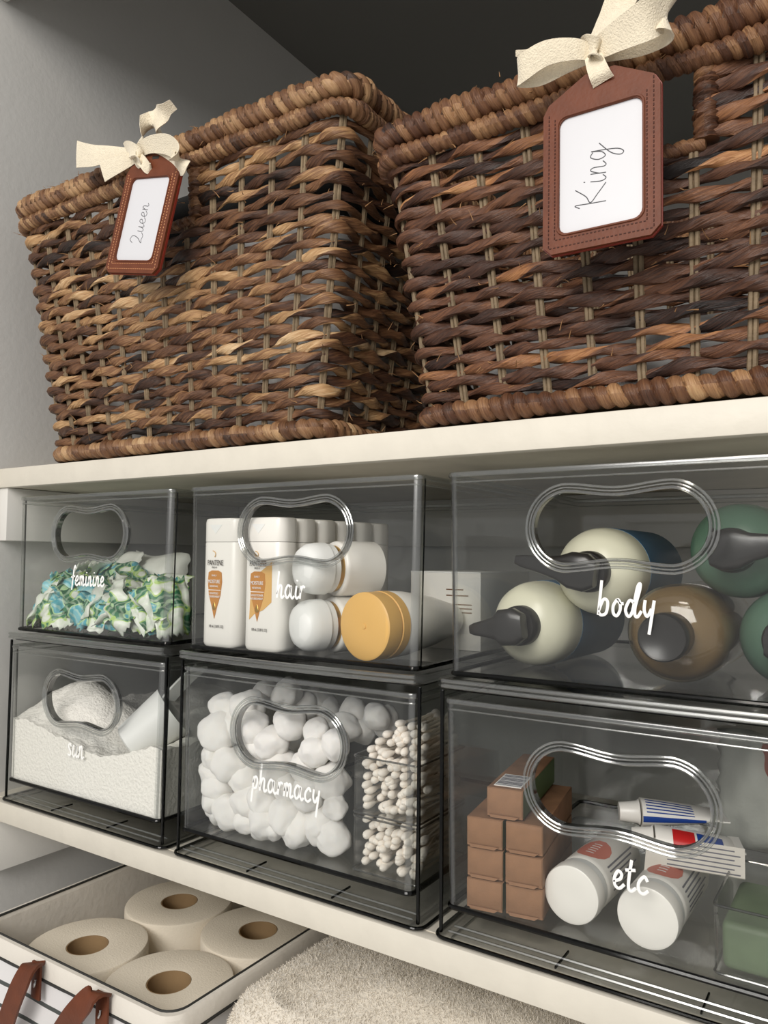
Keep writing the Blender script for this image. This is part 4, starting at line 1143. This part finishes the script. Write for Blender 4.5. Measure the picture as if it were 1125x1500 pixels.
# ------------------------------------------------------------------ drawer "pharmacy": cotton balls and swabs
def cotton_mesh(seed):
    bm = bmesh.new(); bmesh.ops.create_icosphere(bm, subdivisions=4, radius=1.0)
    rng = random.Random(seed); off = Vector((rng.uniform(0, 50), rng.uniform(0, 50), seed))
    sx, sy, sz = rng.uniform(.85, 1.2), rng.uniform(.85, 1.1), rng.uniform(.9, 1.28)
    for v in bm.verts:
        d = v.co.normalized()
        k = 1 + 0.24*noise.noise(d*1.1+off) + 0.07*noise.noise(d*2.8+off) + 0.022*noise.noise(d*9+off)
        v.co = Vector((d.x*sx, d.y*sy, d.z*sz))*k
    me = bpy.data.meshes.new('cotton_ball'); bm.to_mesh(me); bm.free(); me.materials.append(M['cotton'])
    for p_ in me.polygons: p_.use_smooth = True
    return me
cm = [cotton_mesh(k) for k in range(7)]
balls = [(290, 190, 78), (225, 350, 100), (120, 490, 75), (110, 720, 92), (265, 690, 90), (340, 550, 85), (220, 930, 78), (350, 930, 95), (470, 330, 95), (720, 300, 98), (590, 430, 85),
         (870, 480, 92), (640, 600, 100), (800, 580, 85), (830, 740, 100), (975, 660, 92), (560, 760, 92), (700, 880, 100), (920, 930, 108), (570, 930, 92), (760, 1070, 105), (975, 1150, 98), (450, 960, 75), (620, 1030, 75),
         (440, 650, 85), (690, 700, 80), (460, 800, 80), (330, 320, 80), (500, 480, 85), (1000, 430, 80), (880, 350, 75), (150, 590, 70), (1000, 830, 70), (450, 200, 80)]
back = [(690, 120, 75), (560, 110, 70), (880, 190, 80), (1060, 330, 85), (1120, 240, 80), (960, 250, 75), (400, 190, 75), (790, 190, 75), (620, 230, 80), (520, 230, 80), (1180, 330, 80), (740, 430, 80), (1260, 260, 70), (1330, 300, 75), (300, 240, 75)]
rng = random.Random(3)
def put_ball(cx, cy, rp, y, grp, lab, k):
    u, v = 260+cx/4.327, 990+cy/4.327
    P = at_y(u, v, y); rad = rp/4.327*((P-CAM).dot(FWD)/F_PX)
    o = bpy.data.objects.new('cotton_ball', cm[k % 7]); C.objects.link(o)
    P.x = max(CX[1]-.133+rad, min(P.x, CX[1]+.131-rad)); P.z = max(P.z, ZL+rad*.95)
    o.location = P; o.scale = (rad, rad, rad); o.rotation_euler = (rng.uniform(0, 6), rng.uniform(0, 6), rng.uniform(0, 6))
    tag(o, lab, 'cotton ball', grp)
for k, (cx, cy, rp) in enumerate(balls):
    put_ball(cx, cy, rp*1.22, 0.0345 + (0.006 if k % 3 == 0 else 0) + max(0, (300-cy))*0.00006, 'cotton balls at the drawer front', 'fluffy white cotton ball pressed against the drawer front', k)
for k, (cx, cy, rp) in enumerate(back):
    put_ball(cx, cy, rp*1.25, 0.085 + 0.02*(k % 3), 'cotton balls further back', 'fluffy white cotton ball in the back rows of the drawer', k+3)
def clear_box(label, x0, x1, y0, y1, z0, z1, mat_in=None):
    t = thing('clear_box', label, 'box', ((x0+x1)/2, (y0+y1)/2, z0))
    hx, hy, h = (x1-x0)/2, (y1-y0)/2, z1-z0; th = .0014; r = .004
    L = [[(x, y, z) for x, y in rrect(hx-o, hy-o, r-o*.5)] for o, z in ((.0012, 0), (0, .0012), (0, h), (th, h), (th, th))]
    loft('shell', L, M['acrylic'], t)
    for z in (.0012, h-.0005): tube('edge_line', [Vector((x, y, z)) for x, y in rrect(hx, hy, r)], .0009, M['lip'], t, 6, True)
    return t
SX0, SX1, SY0, SY1 = .5330, .6000, .0175, .1050
zb0 = ZL+.0008; zb1 = zb0+.0480; zb2 = zb1+.0016; zb3 = zb2+.0500
clear_box('clear box of cotton swabs on the drawer floor', SX0, SX1, SY0, SY1, zb0, zb1)
clear_box('clear box heaped with cotton swabs, stacked on another', SX0, SX1, SY0, SY1, zb2, zb3)
def swab_mesh():
    bm = bmesh.new(); L = .0375
    prof = [(.0002, -L), (.0017, -L+.0008), (.0031, -L+.003), (.0034, -L+.006), (.0028, -L+.011), (.0013, -L+.015)]
    prof = prof + [(.0012, L-.015), (.0028, L-.011), (.0034, L-.006), (.0031, L-.003), (.0017, L-.0008), (.0002, L)]
    seg = 10; rows_ = []
    for r, h in prof: rows_.append([bm.verts.new((r*math.cos(2*PI*k/seg), h, r*math.sin(2*PI*k/seg))) for k in range(seg)])
    for i in range(len(rows_)-1):
        for k in range(seg):
            f = bm.faces.new((rows_[i][k], rows_[i][(k+1) % seg], rows_[i+1][(k+1) % seg], rows_[i+1][k])); f.smooth = True
            f.material_index = 1 if i == 5 else 0
    bmesh.ops.recalc_face_normals(bm, faces=bm.faces)
    me = bpy.data.meshes.new('cotton_swab'); bm.to_mesh(me); bm.free(); me.materials.append(M['swab']); me.materials.append(M['stick']); return me
sm_ = swab_mesh(); rng = random.Random(9)
def swabs(z0, z1, heap, grp, lab):
    r = 0; z = z0
    while z < z1 + heap:
        lim = 0.0 if z < z1 else (z-z1)/max(.001, heap)
        x = SX0+.0052 + (.0032 if r % 2 else 0) + lim*.034
        while x < SX1-.005:
            y = SY0+.0042+.0385 + abs(rng.gauss(0, .0030)) + (.003*lim) + rng.choice((0, 0, .004))
            yaw = rng.gauss(0, .15); pit = rng.gauss(0, .06)
            mxy = max(.015, min(x-SX0-.004, SX1-.004-x)/.040); yaw = max(-mxy, min(mxy, yaw))
            o = bpy.data.objects.new('cotton_swab', sm_); C.objects.link(o)
            o.location = (x+rng.uniform(-.0008, .0008), y, z+rng.uniform(-.0009, .0009)); o.rotation_euler = (pit if r else 0, rng.uniform(0, 6), yaw)
            tag(o, lab, 'cotton swab', grp)
            x += .0066
        z += .0061; r += 1
swabs(zb0+.0050, zb1-.005, .0, 'swabs in the lower clear box', 'cotton swab lying in the lower clear box')
swabs(zb2+.0050, zb3-.004, .034, 'swabs in the upper clear box', 'cotton swab heaped in the upper clear box')

# ------------------------------------------------------------------ drawer "etc"
b0 = at_z(677, 1326, ZL); b1 = at_z(788, 1349, ZL)
yaw = math.atan2(b1.y-b0.y, b1.x-b0.x)
BW = (b1-b0).length/2 - .0012; BH = .0232; BD = .115
dirx = Vector((math.cos(yaw), math.sin(yaw), 0)); diry = Vector((-math.sin(yaw), math.cos(yaw), 0))
org = Vector((b0.x+.004, max(b0.y, .0125), ZL))
def kraft(label, pos, group, flip, lab=False, rz=0.0):
    t = thing('kraft_box', label, 'box', pos, (0, 0, yaw+rz), group)
    bm = bmesh.new(); bm_box(bm, -BW/2, BW/2, 0, BD, .0003, BH-.0003, .0005, 1)
    sgn = -1 if flip else 1
    bm.faces.ensure_lookup_table(); bm.normal_update()
    for f in bm.faces:
        if f.normal.x*sgn > .9: f.material_index = 1
    from_bm('carton', bm, None, t, True, [M['kraft'], M['green_board']])
    # tuck flap along the end
    V = []; n = 8
    for yy in (-.0012, .0002):
        V += [Vector((-BW/2+.002, yy, .0022)), Vector((BW/2-.003, yy, .0022)), Vector((BW/2-.006, yy-.0014, .0004)), Vector((-BW/2+.004, yy-.0014, .0004))]
    obj('tuck_flap', V, [(0, 1, 2, 3), (7, 6, 5, 4), (0, 4, 5, 1), (1, 5, 6, 2), (2, 6, 7, 3), (3, 7, 4, 0)], M['kraft'], t, False)
    box('end_panel', -BW/2+.0006, BW/2-.0006, -.0006, .0002, .0028, BH-.0008, M['kraft'], t, bev=.0003)
    if lab:
        box('barcode_label', -BW/2+.004, BW/2-.003, .006, .040, BH-.0003, BH+.0002, M['vinyl'], t)
        for k in range(9): box('barcode_bar', -BW/2+.005, BW/2-.004, .0080+.0034*k, .0080+.0034*k+(.0022 if k % 3 else .0012), BH+.0002, BH+.0004, M['print_grey'], t)
    return t
nm = ['bottom', 'middle', 'upper']
for r in range(3):
    for c in range(2):
        pos = org + dirx*(BW/2 + (BW+.0022)*c) + Vector((0, 0, (BH+.0006)*r)) + diry*(.0012*((r+c) % 2))
        kraft('brown kraft soap box, %s row of the stack, %s column' % (nm[r], 'wall-side' if c == 0 else 'bottle-side'), pos, 'kraft soap boxes', c == 1)
kraft('single brown kraft soap box with barcode on top of the stack', org + dirx*(BW*1.02) + diry*.004 + Vector((0, 0, (BH+.0006)*3)), 'kraft soap boxes', False, True)
def jar(label, u, v, dirv, red):
    R = .0218
    P = at_z(u, v+43, ZL); 
    t = lying('pill_bottle', label, 'bottle', (P.x, max(.014, P.y), ZL+R+.0004), dirv, 'white bottles with coral print')
    lathe('cap', [(.0008, .0008), (.008, .0005), (.0195, 0), (.0212, .0008), (R, .003), (R, .013), (.0205, .0135), (.0205, .0145)], M['white_plastic'], t, 44)
    lathe('collar', [(.0203, .0145), (.0208, .015), (.0208, .021), (.0198, .0215), (.0198, .024)], M['frost'], t, 44)
    lathe('body', [(.0198, .024), (.0208, .0255), (.0212, .028), (.0212, .100), (.019, .104), (.001, .105)], M['white_plastic'], t, 44)
    # printed band: coral oval and grey lines as curved patches
    Qi = t.rotation_quaternion.to_matrix().inverted()
    up = Qi @ Vector((0, 0, 1)); up.z = 0; a0 = math.atan2(up.y, up.x)
    rgt = Qi @ Vector((1, 0, 0)); sgn = 1 if (math.cos(a0+.5)*rgt.x + math.sin(a0+.5)*rgt.y) > 0 else -1
    def patch(nm_, f, mat, rr=.02145):
        V, Fc = [], []; n, m = 14, 10
        for i in range(n+1):
            for j in range(m+1):
                a, h = f(i/n, j/m); V.append(Vector((rr*math.cos(a), rr*math.sin(a), h)))
        for i in range(n):
            for j in range(m): q = i*(m+1)+j; Fc.append((q, q+1, q+m+2, q+m+1))
        return obj(nm_, V, Fc, mat, t)
    patch('oval_print', lambda s, r: (a0+sgn*(.05) + .62*r*math.cos(2*PI*s), .047 + .019*r*math.sin(2*PI*s)), M['coral'])
    for k in range(6):
        patch('text_print', lambda s, r: (a0+sgn*(.85+.16*k + .06*r), .034+s*(.055-.006*(k % 3))), M['print_grey'])
    # raised letters on the coral oval
    for k in range(5):
        patch('letter_print', lambda s, r: (a0+sgn*.05 + .30*(s-.5), .036+.0048*k+.0014*r), M['vinyl'], .0216)
    return t
jar('white capped bottle with coral oval print, next to the kraft boxes', 836, 1313, (.05, 1, 0), 1)
jar('white capped bottle with coral oval print, next to the green tub', 948, 1350, (.02, 1, 0), 1)
def toothpaste(label, p, q, hgt, band):
    d = (q-p); L = d.length; t = thing('toothpaste_tube', label, 'tube', p, (0, -math.asin(d.z/L), math.atan2(d.y, d.x)))
    loops = []
    for k in range(13):
        s = k/12; w = .0135+.004*s; h = hgt*(1-s)**.55*.5+.0006
        loops.append([(.018+s*(L-.018), w*math.cos(2*PI*a/24), h*math.sin(2*PI*a/24)) for a in range(24)])
    loft('body', loops, M['white_plastic'], t)
    box('crimp', L-.002, L+.006, -.018, .018, -.0006, .0006, M['white_plastic'], t)
    lathe('cap', [(.001, 0), (.0075, .0003), (.0092, .015), (.0105, .0165), (.001, .0178)], M['white_plastic'], t, 24, Matrix.Rotation(PI/2, 4, 'Y'))
    for (a0, a1, x0, x1, mt) in band:
        V, Fc = [], []; n = 8
        for i in range(n+1):
            s = x0+(x1-x0)*i/n; w = .0137+.004*s; h = hgt*(1-s)**.55*.5+.0009
            for j in range(7):
                a = a0+(a1-a0)*j/6; V.append(Vector((.018+s*(L-.018), w*math.cos(a)*1.01, h*math.sin(a))))
        for i in range(n):
            for j in range(6): z = i*7+j; Fc.append((z, z+1, z+8, z+7))
        obj('print', V, Fc, mt, t)
    return t
zt = ZL + .0450
def on_row(u, v, z): 
    return at_z(u, v, z)
pA = at_y(906, 1188, .118); pB = at_y(1050, 1194, .150)
lines = [(1.75+.24*k, 1.75+.24*k+.09, .05, .66, M['tube_blue']) for k in range(0, 5)]
toothpaste('white toothpaste tube with blue print, lying on another tube', pA, pB, .022, lines + [(3.05, 3.5, .0, .8, M['tube_blue'])])
pA = at_y(925, 1226, .090); pB = at_y(1075, 1238, .112)
toothpaste('toothpaste tube with red and blue print, resting on the white bottles', pA, pB, .020, [(1.7, 3.6, .22, .50, M['tube_red']), (1.7, 3.6, .53, .85, M['tube_blue'])])
lp_ = at_y(1040, 1258, .085)
t = thing('paper_leaflet', 'white folded leaflet with fine print under the toothpaste', 'leaflet', lp_, (math.radians(40), 0, math.radians(8)))
box('sheet', -.034, .024, -.012, .012, 0, .0010, M['liner'], t)
box('sheet', -.046, -.034, -.018, .010, -.001, .0002, M['liner'], t)
for k in range(6): box('print_line', -.030, .021-.004*(k % 2), -.0108+.0037*k, -.0098+.0037*k, .0010, .0012, M['print_grey'], t)
gb = at_z(1057, 1412, ZL)
gx0 = gb.x - .002
clear_box('clear tub with green contents beside the white bottles', gx0, CX[2]+.131, .0160, .110, ZL+.0004, ZL+.046)
bm = bmesh.new(); bm_box(bm, gx0+.004, CX[2]+.127, .022, .104, ZL+.0022, ZL+.034, .005, 3)
o = from_bm('green_sponge', bm, M['soap']); tag(o, 'green block inside the clear tub', 'sponge')
def film_bag(label, loc, sx, sy, sz, seed, mat, coral=False):
    bm = bmesh.new(); bmesh.ops.create_icosphere(bm, subdivisions=4, radius=1.0)
    for v in bm.verts:
        d = v.co.normalized(); k = 1 + .35*noise.noise(d*1.8+Vector((seed, 0, 0))) + .22*abs(noise.noise(d*4.5+Vector((0, seed, 0))))
        v.co = Vector((d.x*sx, d.y*sy, d.z*sz))*k
    o = from_bm('plastic_bag', bm, mat, None, False); o.location = loc; tag(o, label, 'bag'); return o
film_bag('crinkled clear plastic bag at the back of the etc drawer', (.874, .165, ZL+.066), .022, .036, .048, 4, M['film'])
t = thing('pouch', 'pale pouch with a coral patch at the back of the etc drawer', 'pouch', (.842, .262, ZL), (math.radians(-8), 0, math.radians(-10)))
me = packet_mesh(41, .11, .10, .026, .003, .004)
me = me.copy(); me.transform(Matrix.Translation((0, 0, .058)) @ Matrix.Rotation(PI/2, 4, 'X')); me.materials.clear(); me.materials.append(M['pale_wrap'])
o = bpy.data.objects.new('sachet', me); C.objects.link(o); o.parent = t
me2 = packet_mesh(41, .05, .045, .012, .002, .002).copy(); me2.transform(Matrix.Translation((.012, -.010, .080)) @ Matrix.Rotation(PI/2, 4, 'X')); me2.materials.clear(); me2.materials.append(M['coral'])
o = bpy.data.objects.new('patch', me2); C.objects.link(o); o.parent = t

# ------------------------------------------------------------------ bottom shelf: striped baskets, rolls, blanket
ZR = -0.13
def fabric_basket(label, x0, x1, y0, y1, z0, z1, handle):
    t = thing('fabric_basket', label, 'basket', ((x0+x1)/2, (y0+y1)/2, z0))
    hx, hy, h = (x1-x0)/2, (y1-y0)/2, z1-z0
    def lp(dx, z, rr=.02, wav=0.0):
        return [(x + wav*math.sin(60*y), y + wav*math.sin(55*x), z) for x, y in rrect(hx+dx, hy+dx, rr, 6)]
    loft('canvas_body', [lp(-.014, 0), lp(-.010, .003), lp(-.004, h*.5), lp(-.001, h-.030), lp(-.001, h-.014), lp(-.004, h-.014), lp(-.007, h*.5), lp(-.013, .006)], M['stripe'], t)
    loft('liner', [lp(-.0065, h-.006), lp(-.008, h-.02), lp(-.009, h-.06), lp(-.0095, h*.5)], M['liner'], t, (False, False))
    loft('cuff', [lp(.0005, h-.019), lp(.0022, h-.017), lp(.0022, h-.003), lp(0, h), lp(-.004, h), lp(-.006, h-.003), lp(-.006, h-.022)], M['liner'], t, (False, False))
    tube('rim_piping', [Vector(p) for p in lp(-.0055, h-.0002)], .0013, M['piping'], t, 6, True)
    tube('cuff_piping', [Vector(p) for p in lp(.0020, h-.0185)], .0014, M['piping'], t, 6, True)
    return t, hx, hy, h
bx0, bx1, by0, by1, bz0, bz1 = .072, .394, -.059, .280, -.374, -.1085
t, hx, hy, h = fabric_basket('white striped fabric basket holding toilet rolls', bx0, bx1, by0, by1, bz0, bz1, True)
inv = Vector(((bx0+bx1)/2, (by0+by1)/2, bz0))
def strap(a, b, w):
    A = at_y(*a) - inv
    pts = [A + Vector((.0015, -.002, -.0005))] + [at_y(*q_) - inv for q_ in b]
    s_ = strip('handle_strap', pts, w, (1, 0, .15), M['leather'], t, .0028, 8)
    return A
A = strap((52, 1408, -.064), [(38, 1425, -.080), (18, 1470, -.082), (0, 1530, -.076), (-5, 1580, -.070)], .022)
box('handle_tab', A.x-.001, A.x+.013, A.y-.0035, A.y-.0008, A.z-.034, A.z+.002, M['leather'], t, bev=.0006)
tube('rivet_pin', [A+Vector((.008, -.0045, -.014)), A+Vector((.0085, -.0052, -.017)), A+Vector((.0065, -.0050, -.021))], .0012, M['pin'], t, 6)
A = strap((150, 1452, -.064), [(135, 1458, -.078), (112, 1482, -.082), (92, 1510, -.078), (60, 1560, -.072)], .022)
box('handle_tab', A.x-.005, A.x+.012, A.y-.0035, A.y-.0008, A.z-.036, A.z+.001, M['leather'], t, bev=.0006)
tube('rivet_pin', [A+Vector((.0035, -.0045, -.014)), A+Vector((.004, -.0052, -.017)), A+Vector((.002, -.0050, -.021))], .0012, M['pin'], t, 6)
def roll(label, x, y, z, group):
    t = thing('toilet_roll', label, 'toilet roll', (x, y, z), None, group)
    R, r = .0655, .0222; h = .102
    lathe('paper', [(r+.0004, 0), (R-.003, 0), (R, .003), (R, h-.003), (R-.001, h-.001), (R-.004, h), (r+.006, h-.0004), (r+.0004, h-.001), (r+.0004, 0)], M['paper_roll'], t, 56, None, False)
    lathe('core', [(r, .001), (r, h-.0012), (r-.0009, h-.0012), (r-.0009, .001), (r, .001)], M['core'], t, 40, None, False)
    return t
labs = ['toilet roll by the leather handle corner of the striped basket', 'toilet roll at the wall side, behind another roll', 'toilet roll at the back, beside the basket of fleece', 'toilet roll in the front corner nearest the fleece blanket']
rp = [(.178, .013), (.179, .1455), (.3115, .1450), (.3105, .0125)]
for (x, y), lb_ in zip(rp, labs): roll(lb_, x, y, ZR-.102, 'toilet rolls in the striped basket')
for x, y in rp: roll('toilet roll in the layer below the top rolls', x, y, ZR-.102-.1030, 'hidden lower toilet rolls')
fx0, fx1 = .408, .800
t2, hx2, hy2, h2 = fabric_basket('white striped fabric basket holding the cream fleece', fx0, fx1, -.050, .280, -.374, -.150, False)
def blanket():
    t = thing('fleece_blanket', 'fluffy cream fleece blanket folded in a striped basket', 'blanket', (.604, .115, -.300))
    n = 72
    def layer(nm, z0, z1, hx, hy, seed):
        loops = []; K = 10
        for k in range(K+1):
            a = k/K; s = math.sin(PI*a)**.45 if 0 < a < 1 else 0.0
            L = []
            for x, y in rrect(hx-.03+.03*s, hy-.03+.03*s, .05, 18):
                nn = noise.noise(Vector((x*14, y*14, a*1.5+seed)))
                L.append((x*(1+.02*nn), y*(1+.02*nn), z0+(z1-z0)*a + .008*nn))
            loops.append(L)
        # top: concentric rings with dips
        top = loops[-1]
        for q in range(1, 12):
            f = 1-q/12
            ring = []
            for x, y, z in top:
                X, Y = x*f, y*f
                ring.append((X, Y, z1 + .012*(1-f**3) + .009*noise.noise(Vector((X*11, Y*11, seed+2))) + .004*noise.noise(Vector((X*30, Y*30, seed+5)))))
            loops.append(ring)
        o = loft(nm, loops, M['blanket'], t)
        return o
    layer('lower_fold', -.06, .125, .168, .135, 1.0)
    o = layer('upper_fold', .112, .204, .192, .156, 4.0)
    # pile: short tapering fibres
    me = o.data; rng = random.Random(2); V, Fc = [], []
    polys = [p_ for p_ in me.polygons if len(p_.vertices) == 4]
    wts = [p_.area for p_ in polys]
    for p_ in rng.choices(polys, wts, k=90000):
        a, b, c, d = [me.vertices[q].co for q in p_.vertices]
        u, v = rng.random(), rng.random()
        P = a.lerp(b, u).lerp(d.lerp(c, u), v); nrm = p_.normal
        tdir = Vector((rng.uniform(-1, 1), rng.uniform(-1, 1), rng.uniform(-1, 1))).normalized()
        e = (nrm + tdir*.9).normalized()*rng.uniform(.0018, .0042); s = e.cross(tdir)
        if s.length < 1e-7: continue
        s = s.normalized()*.00028; i = len(V)
        V += [P-s, P+s, P+e*.6+s*.6+tdir*.0006, P+e]; Fc.append((i, i+1, i+2, i+3))
    f = obj('pile', V, Fc, M['blanket'], t, True); f['kind'] = 'stuff'
blanket()
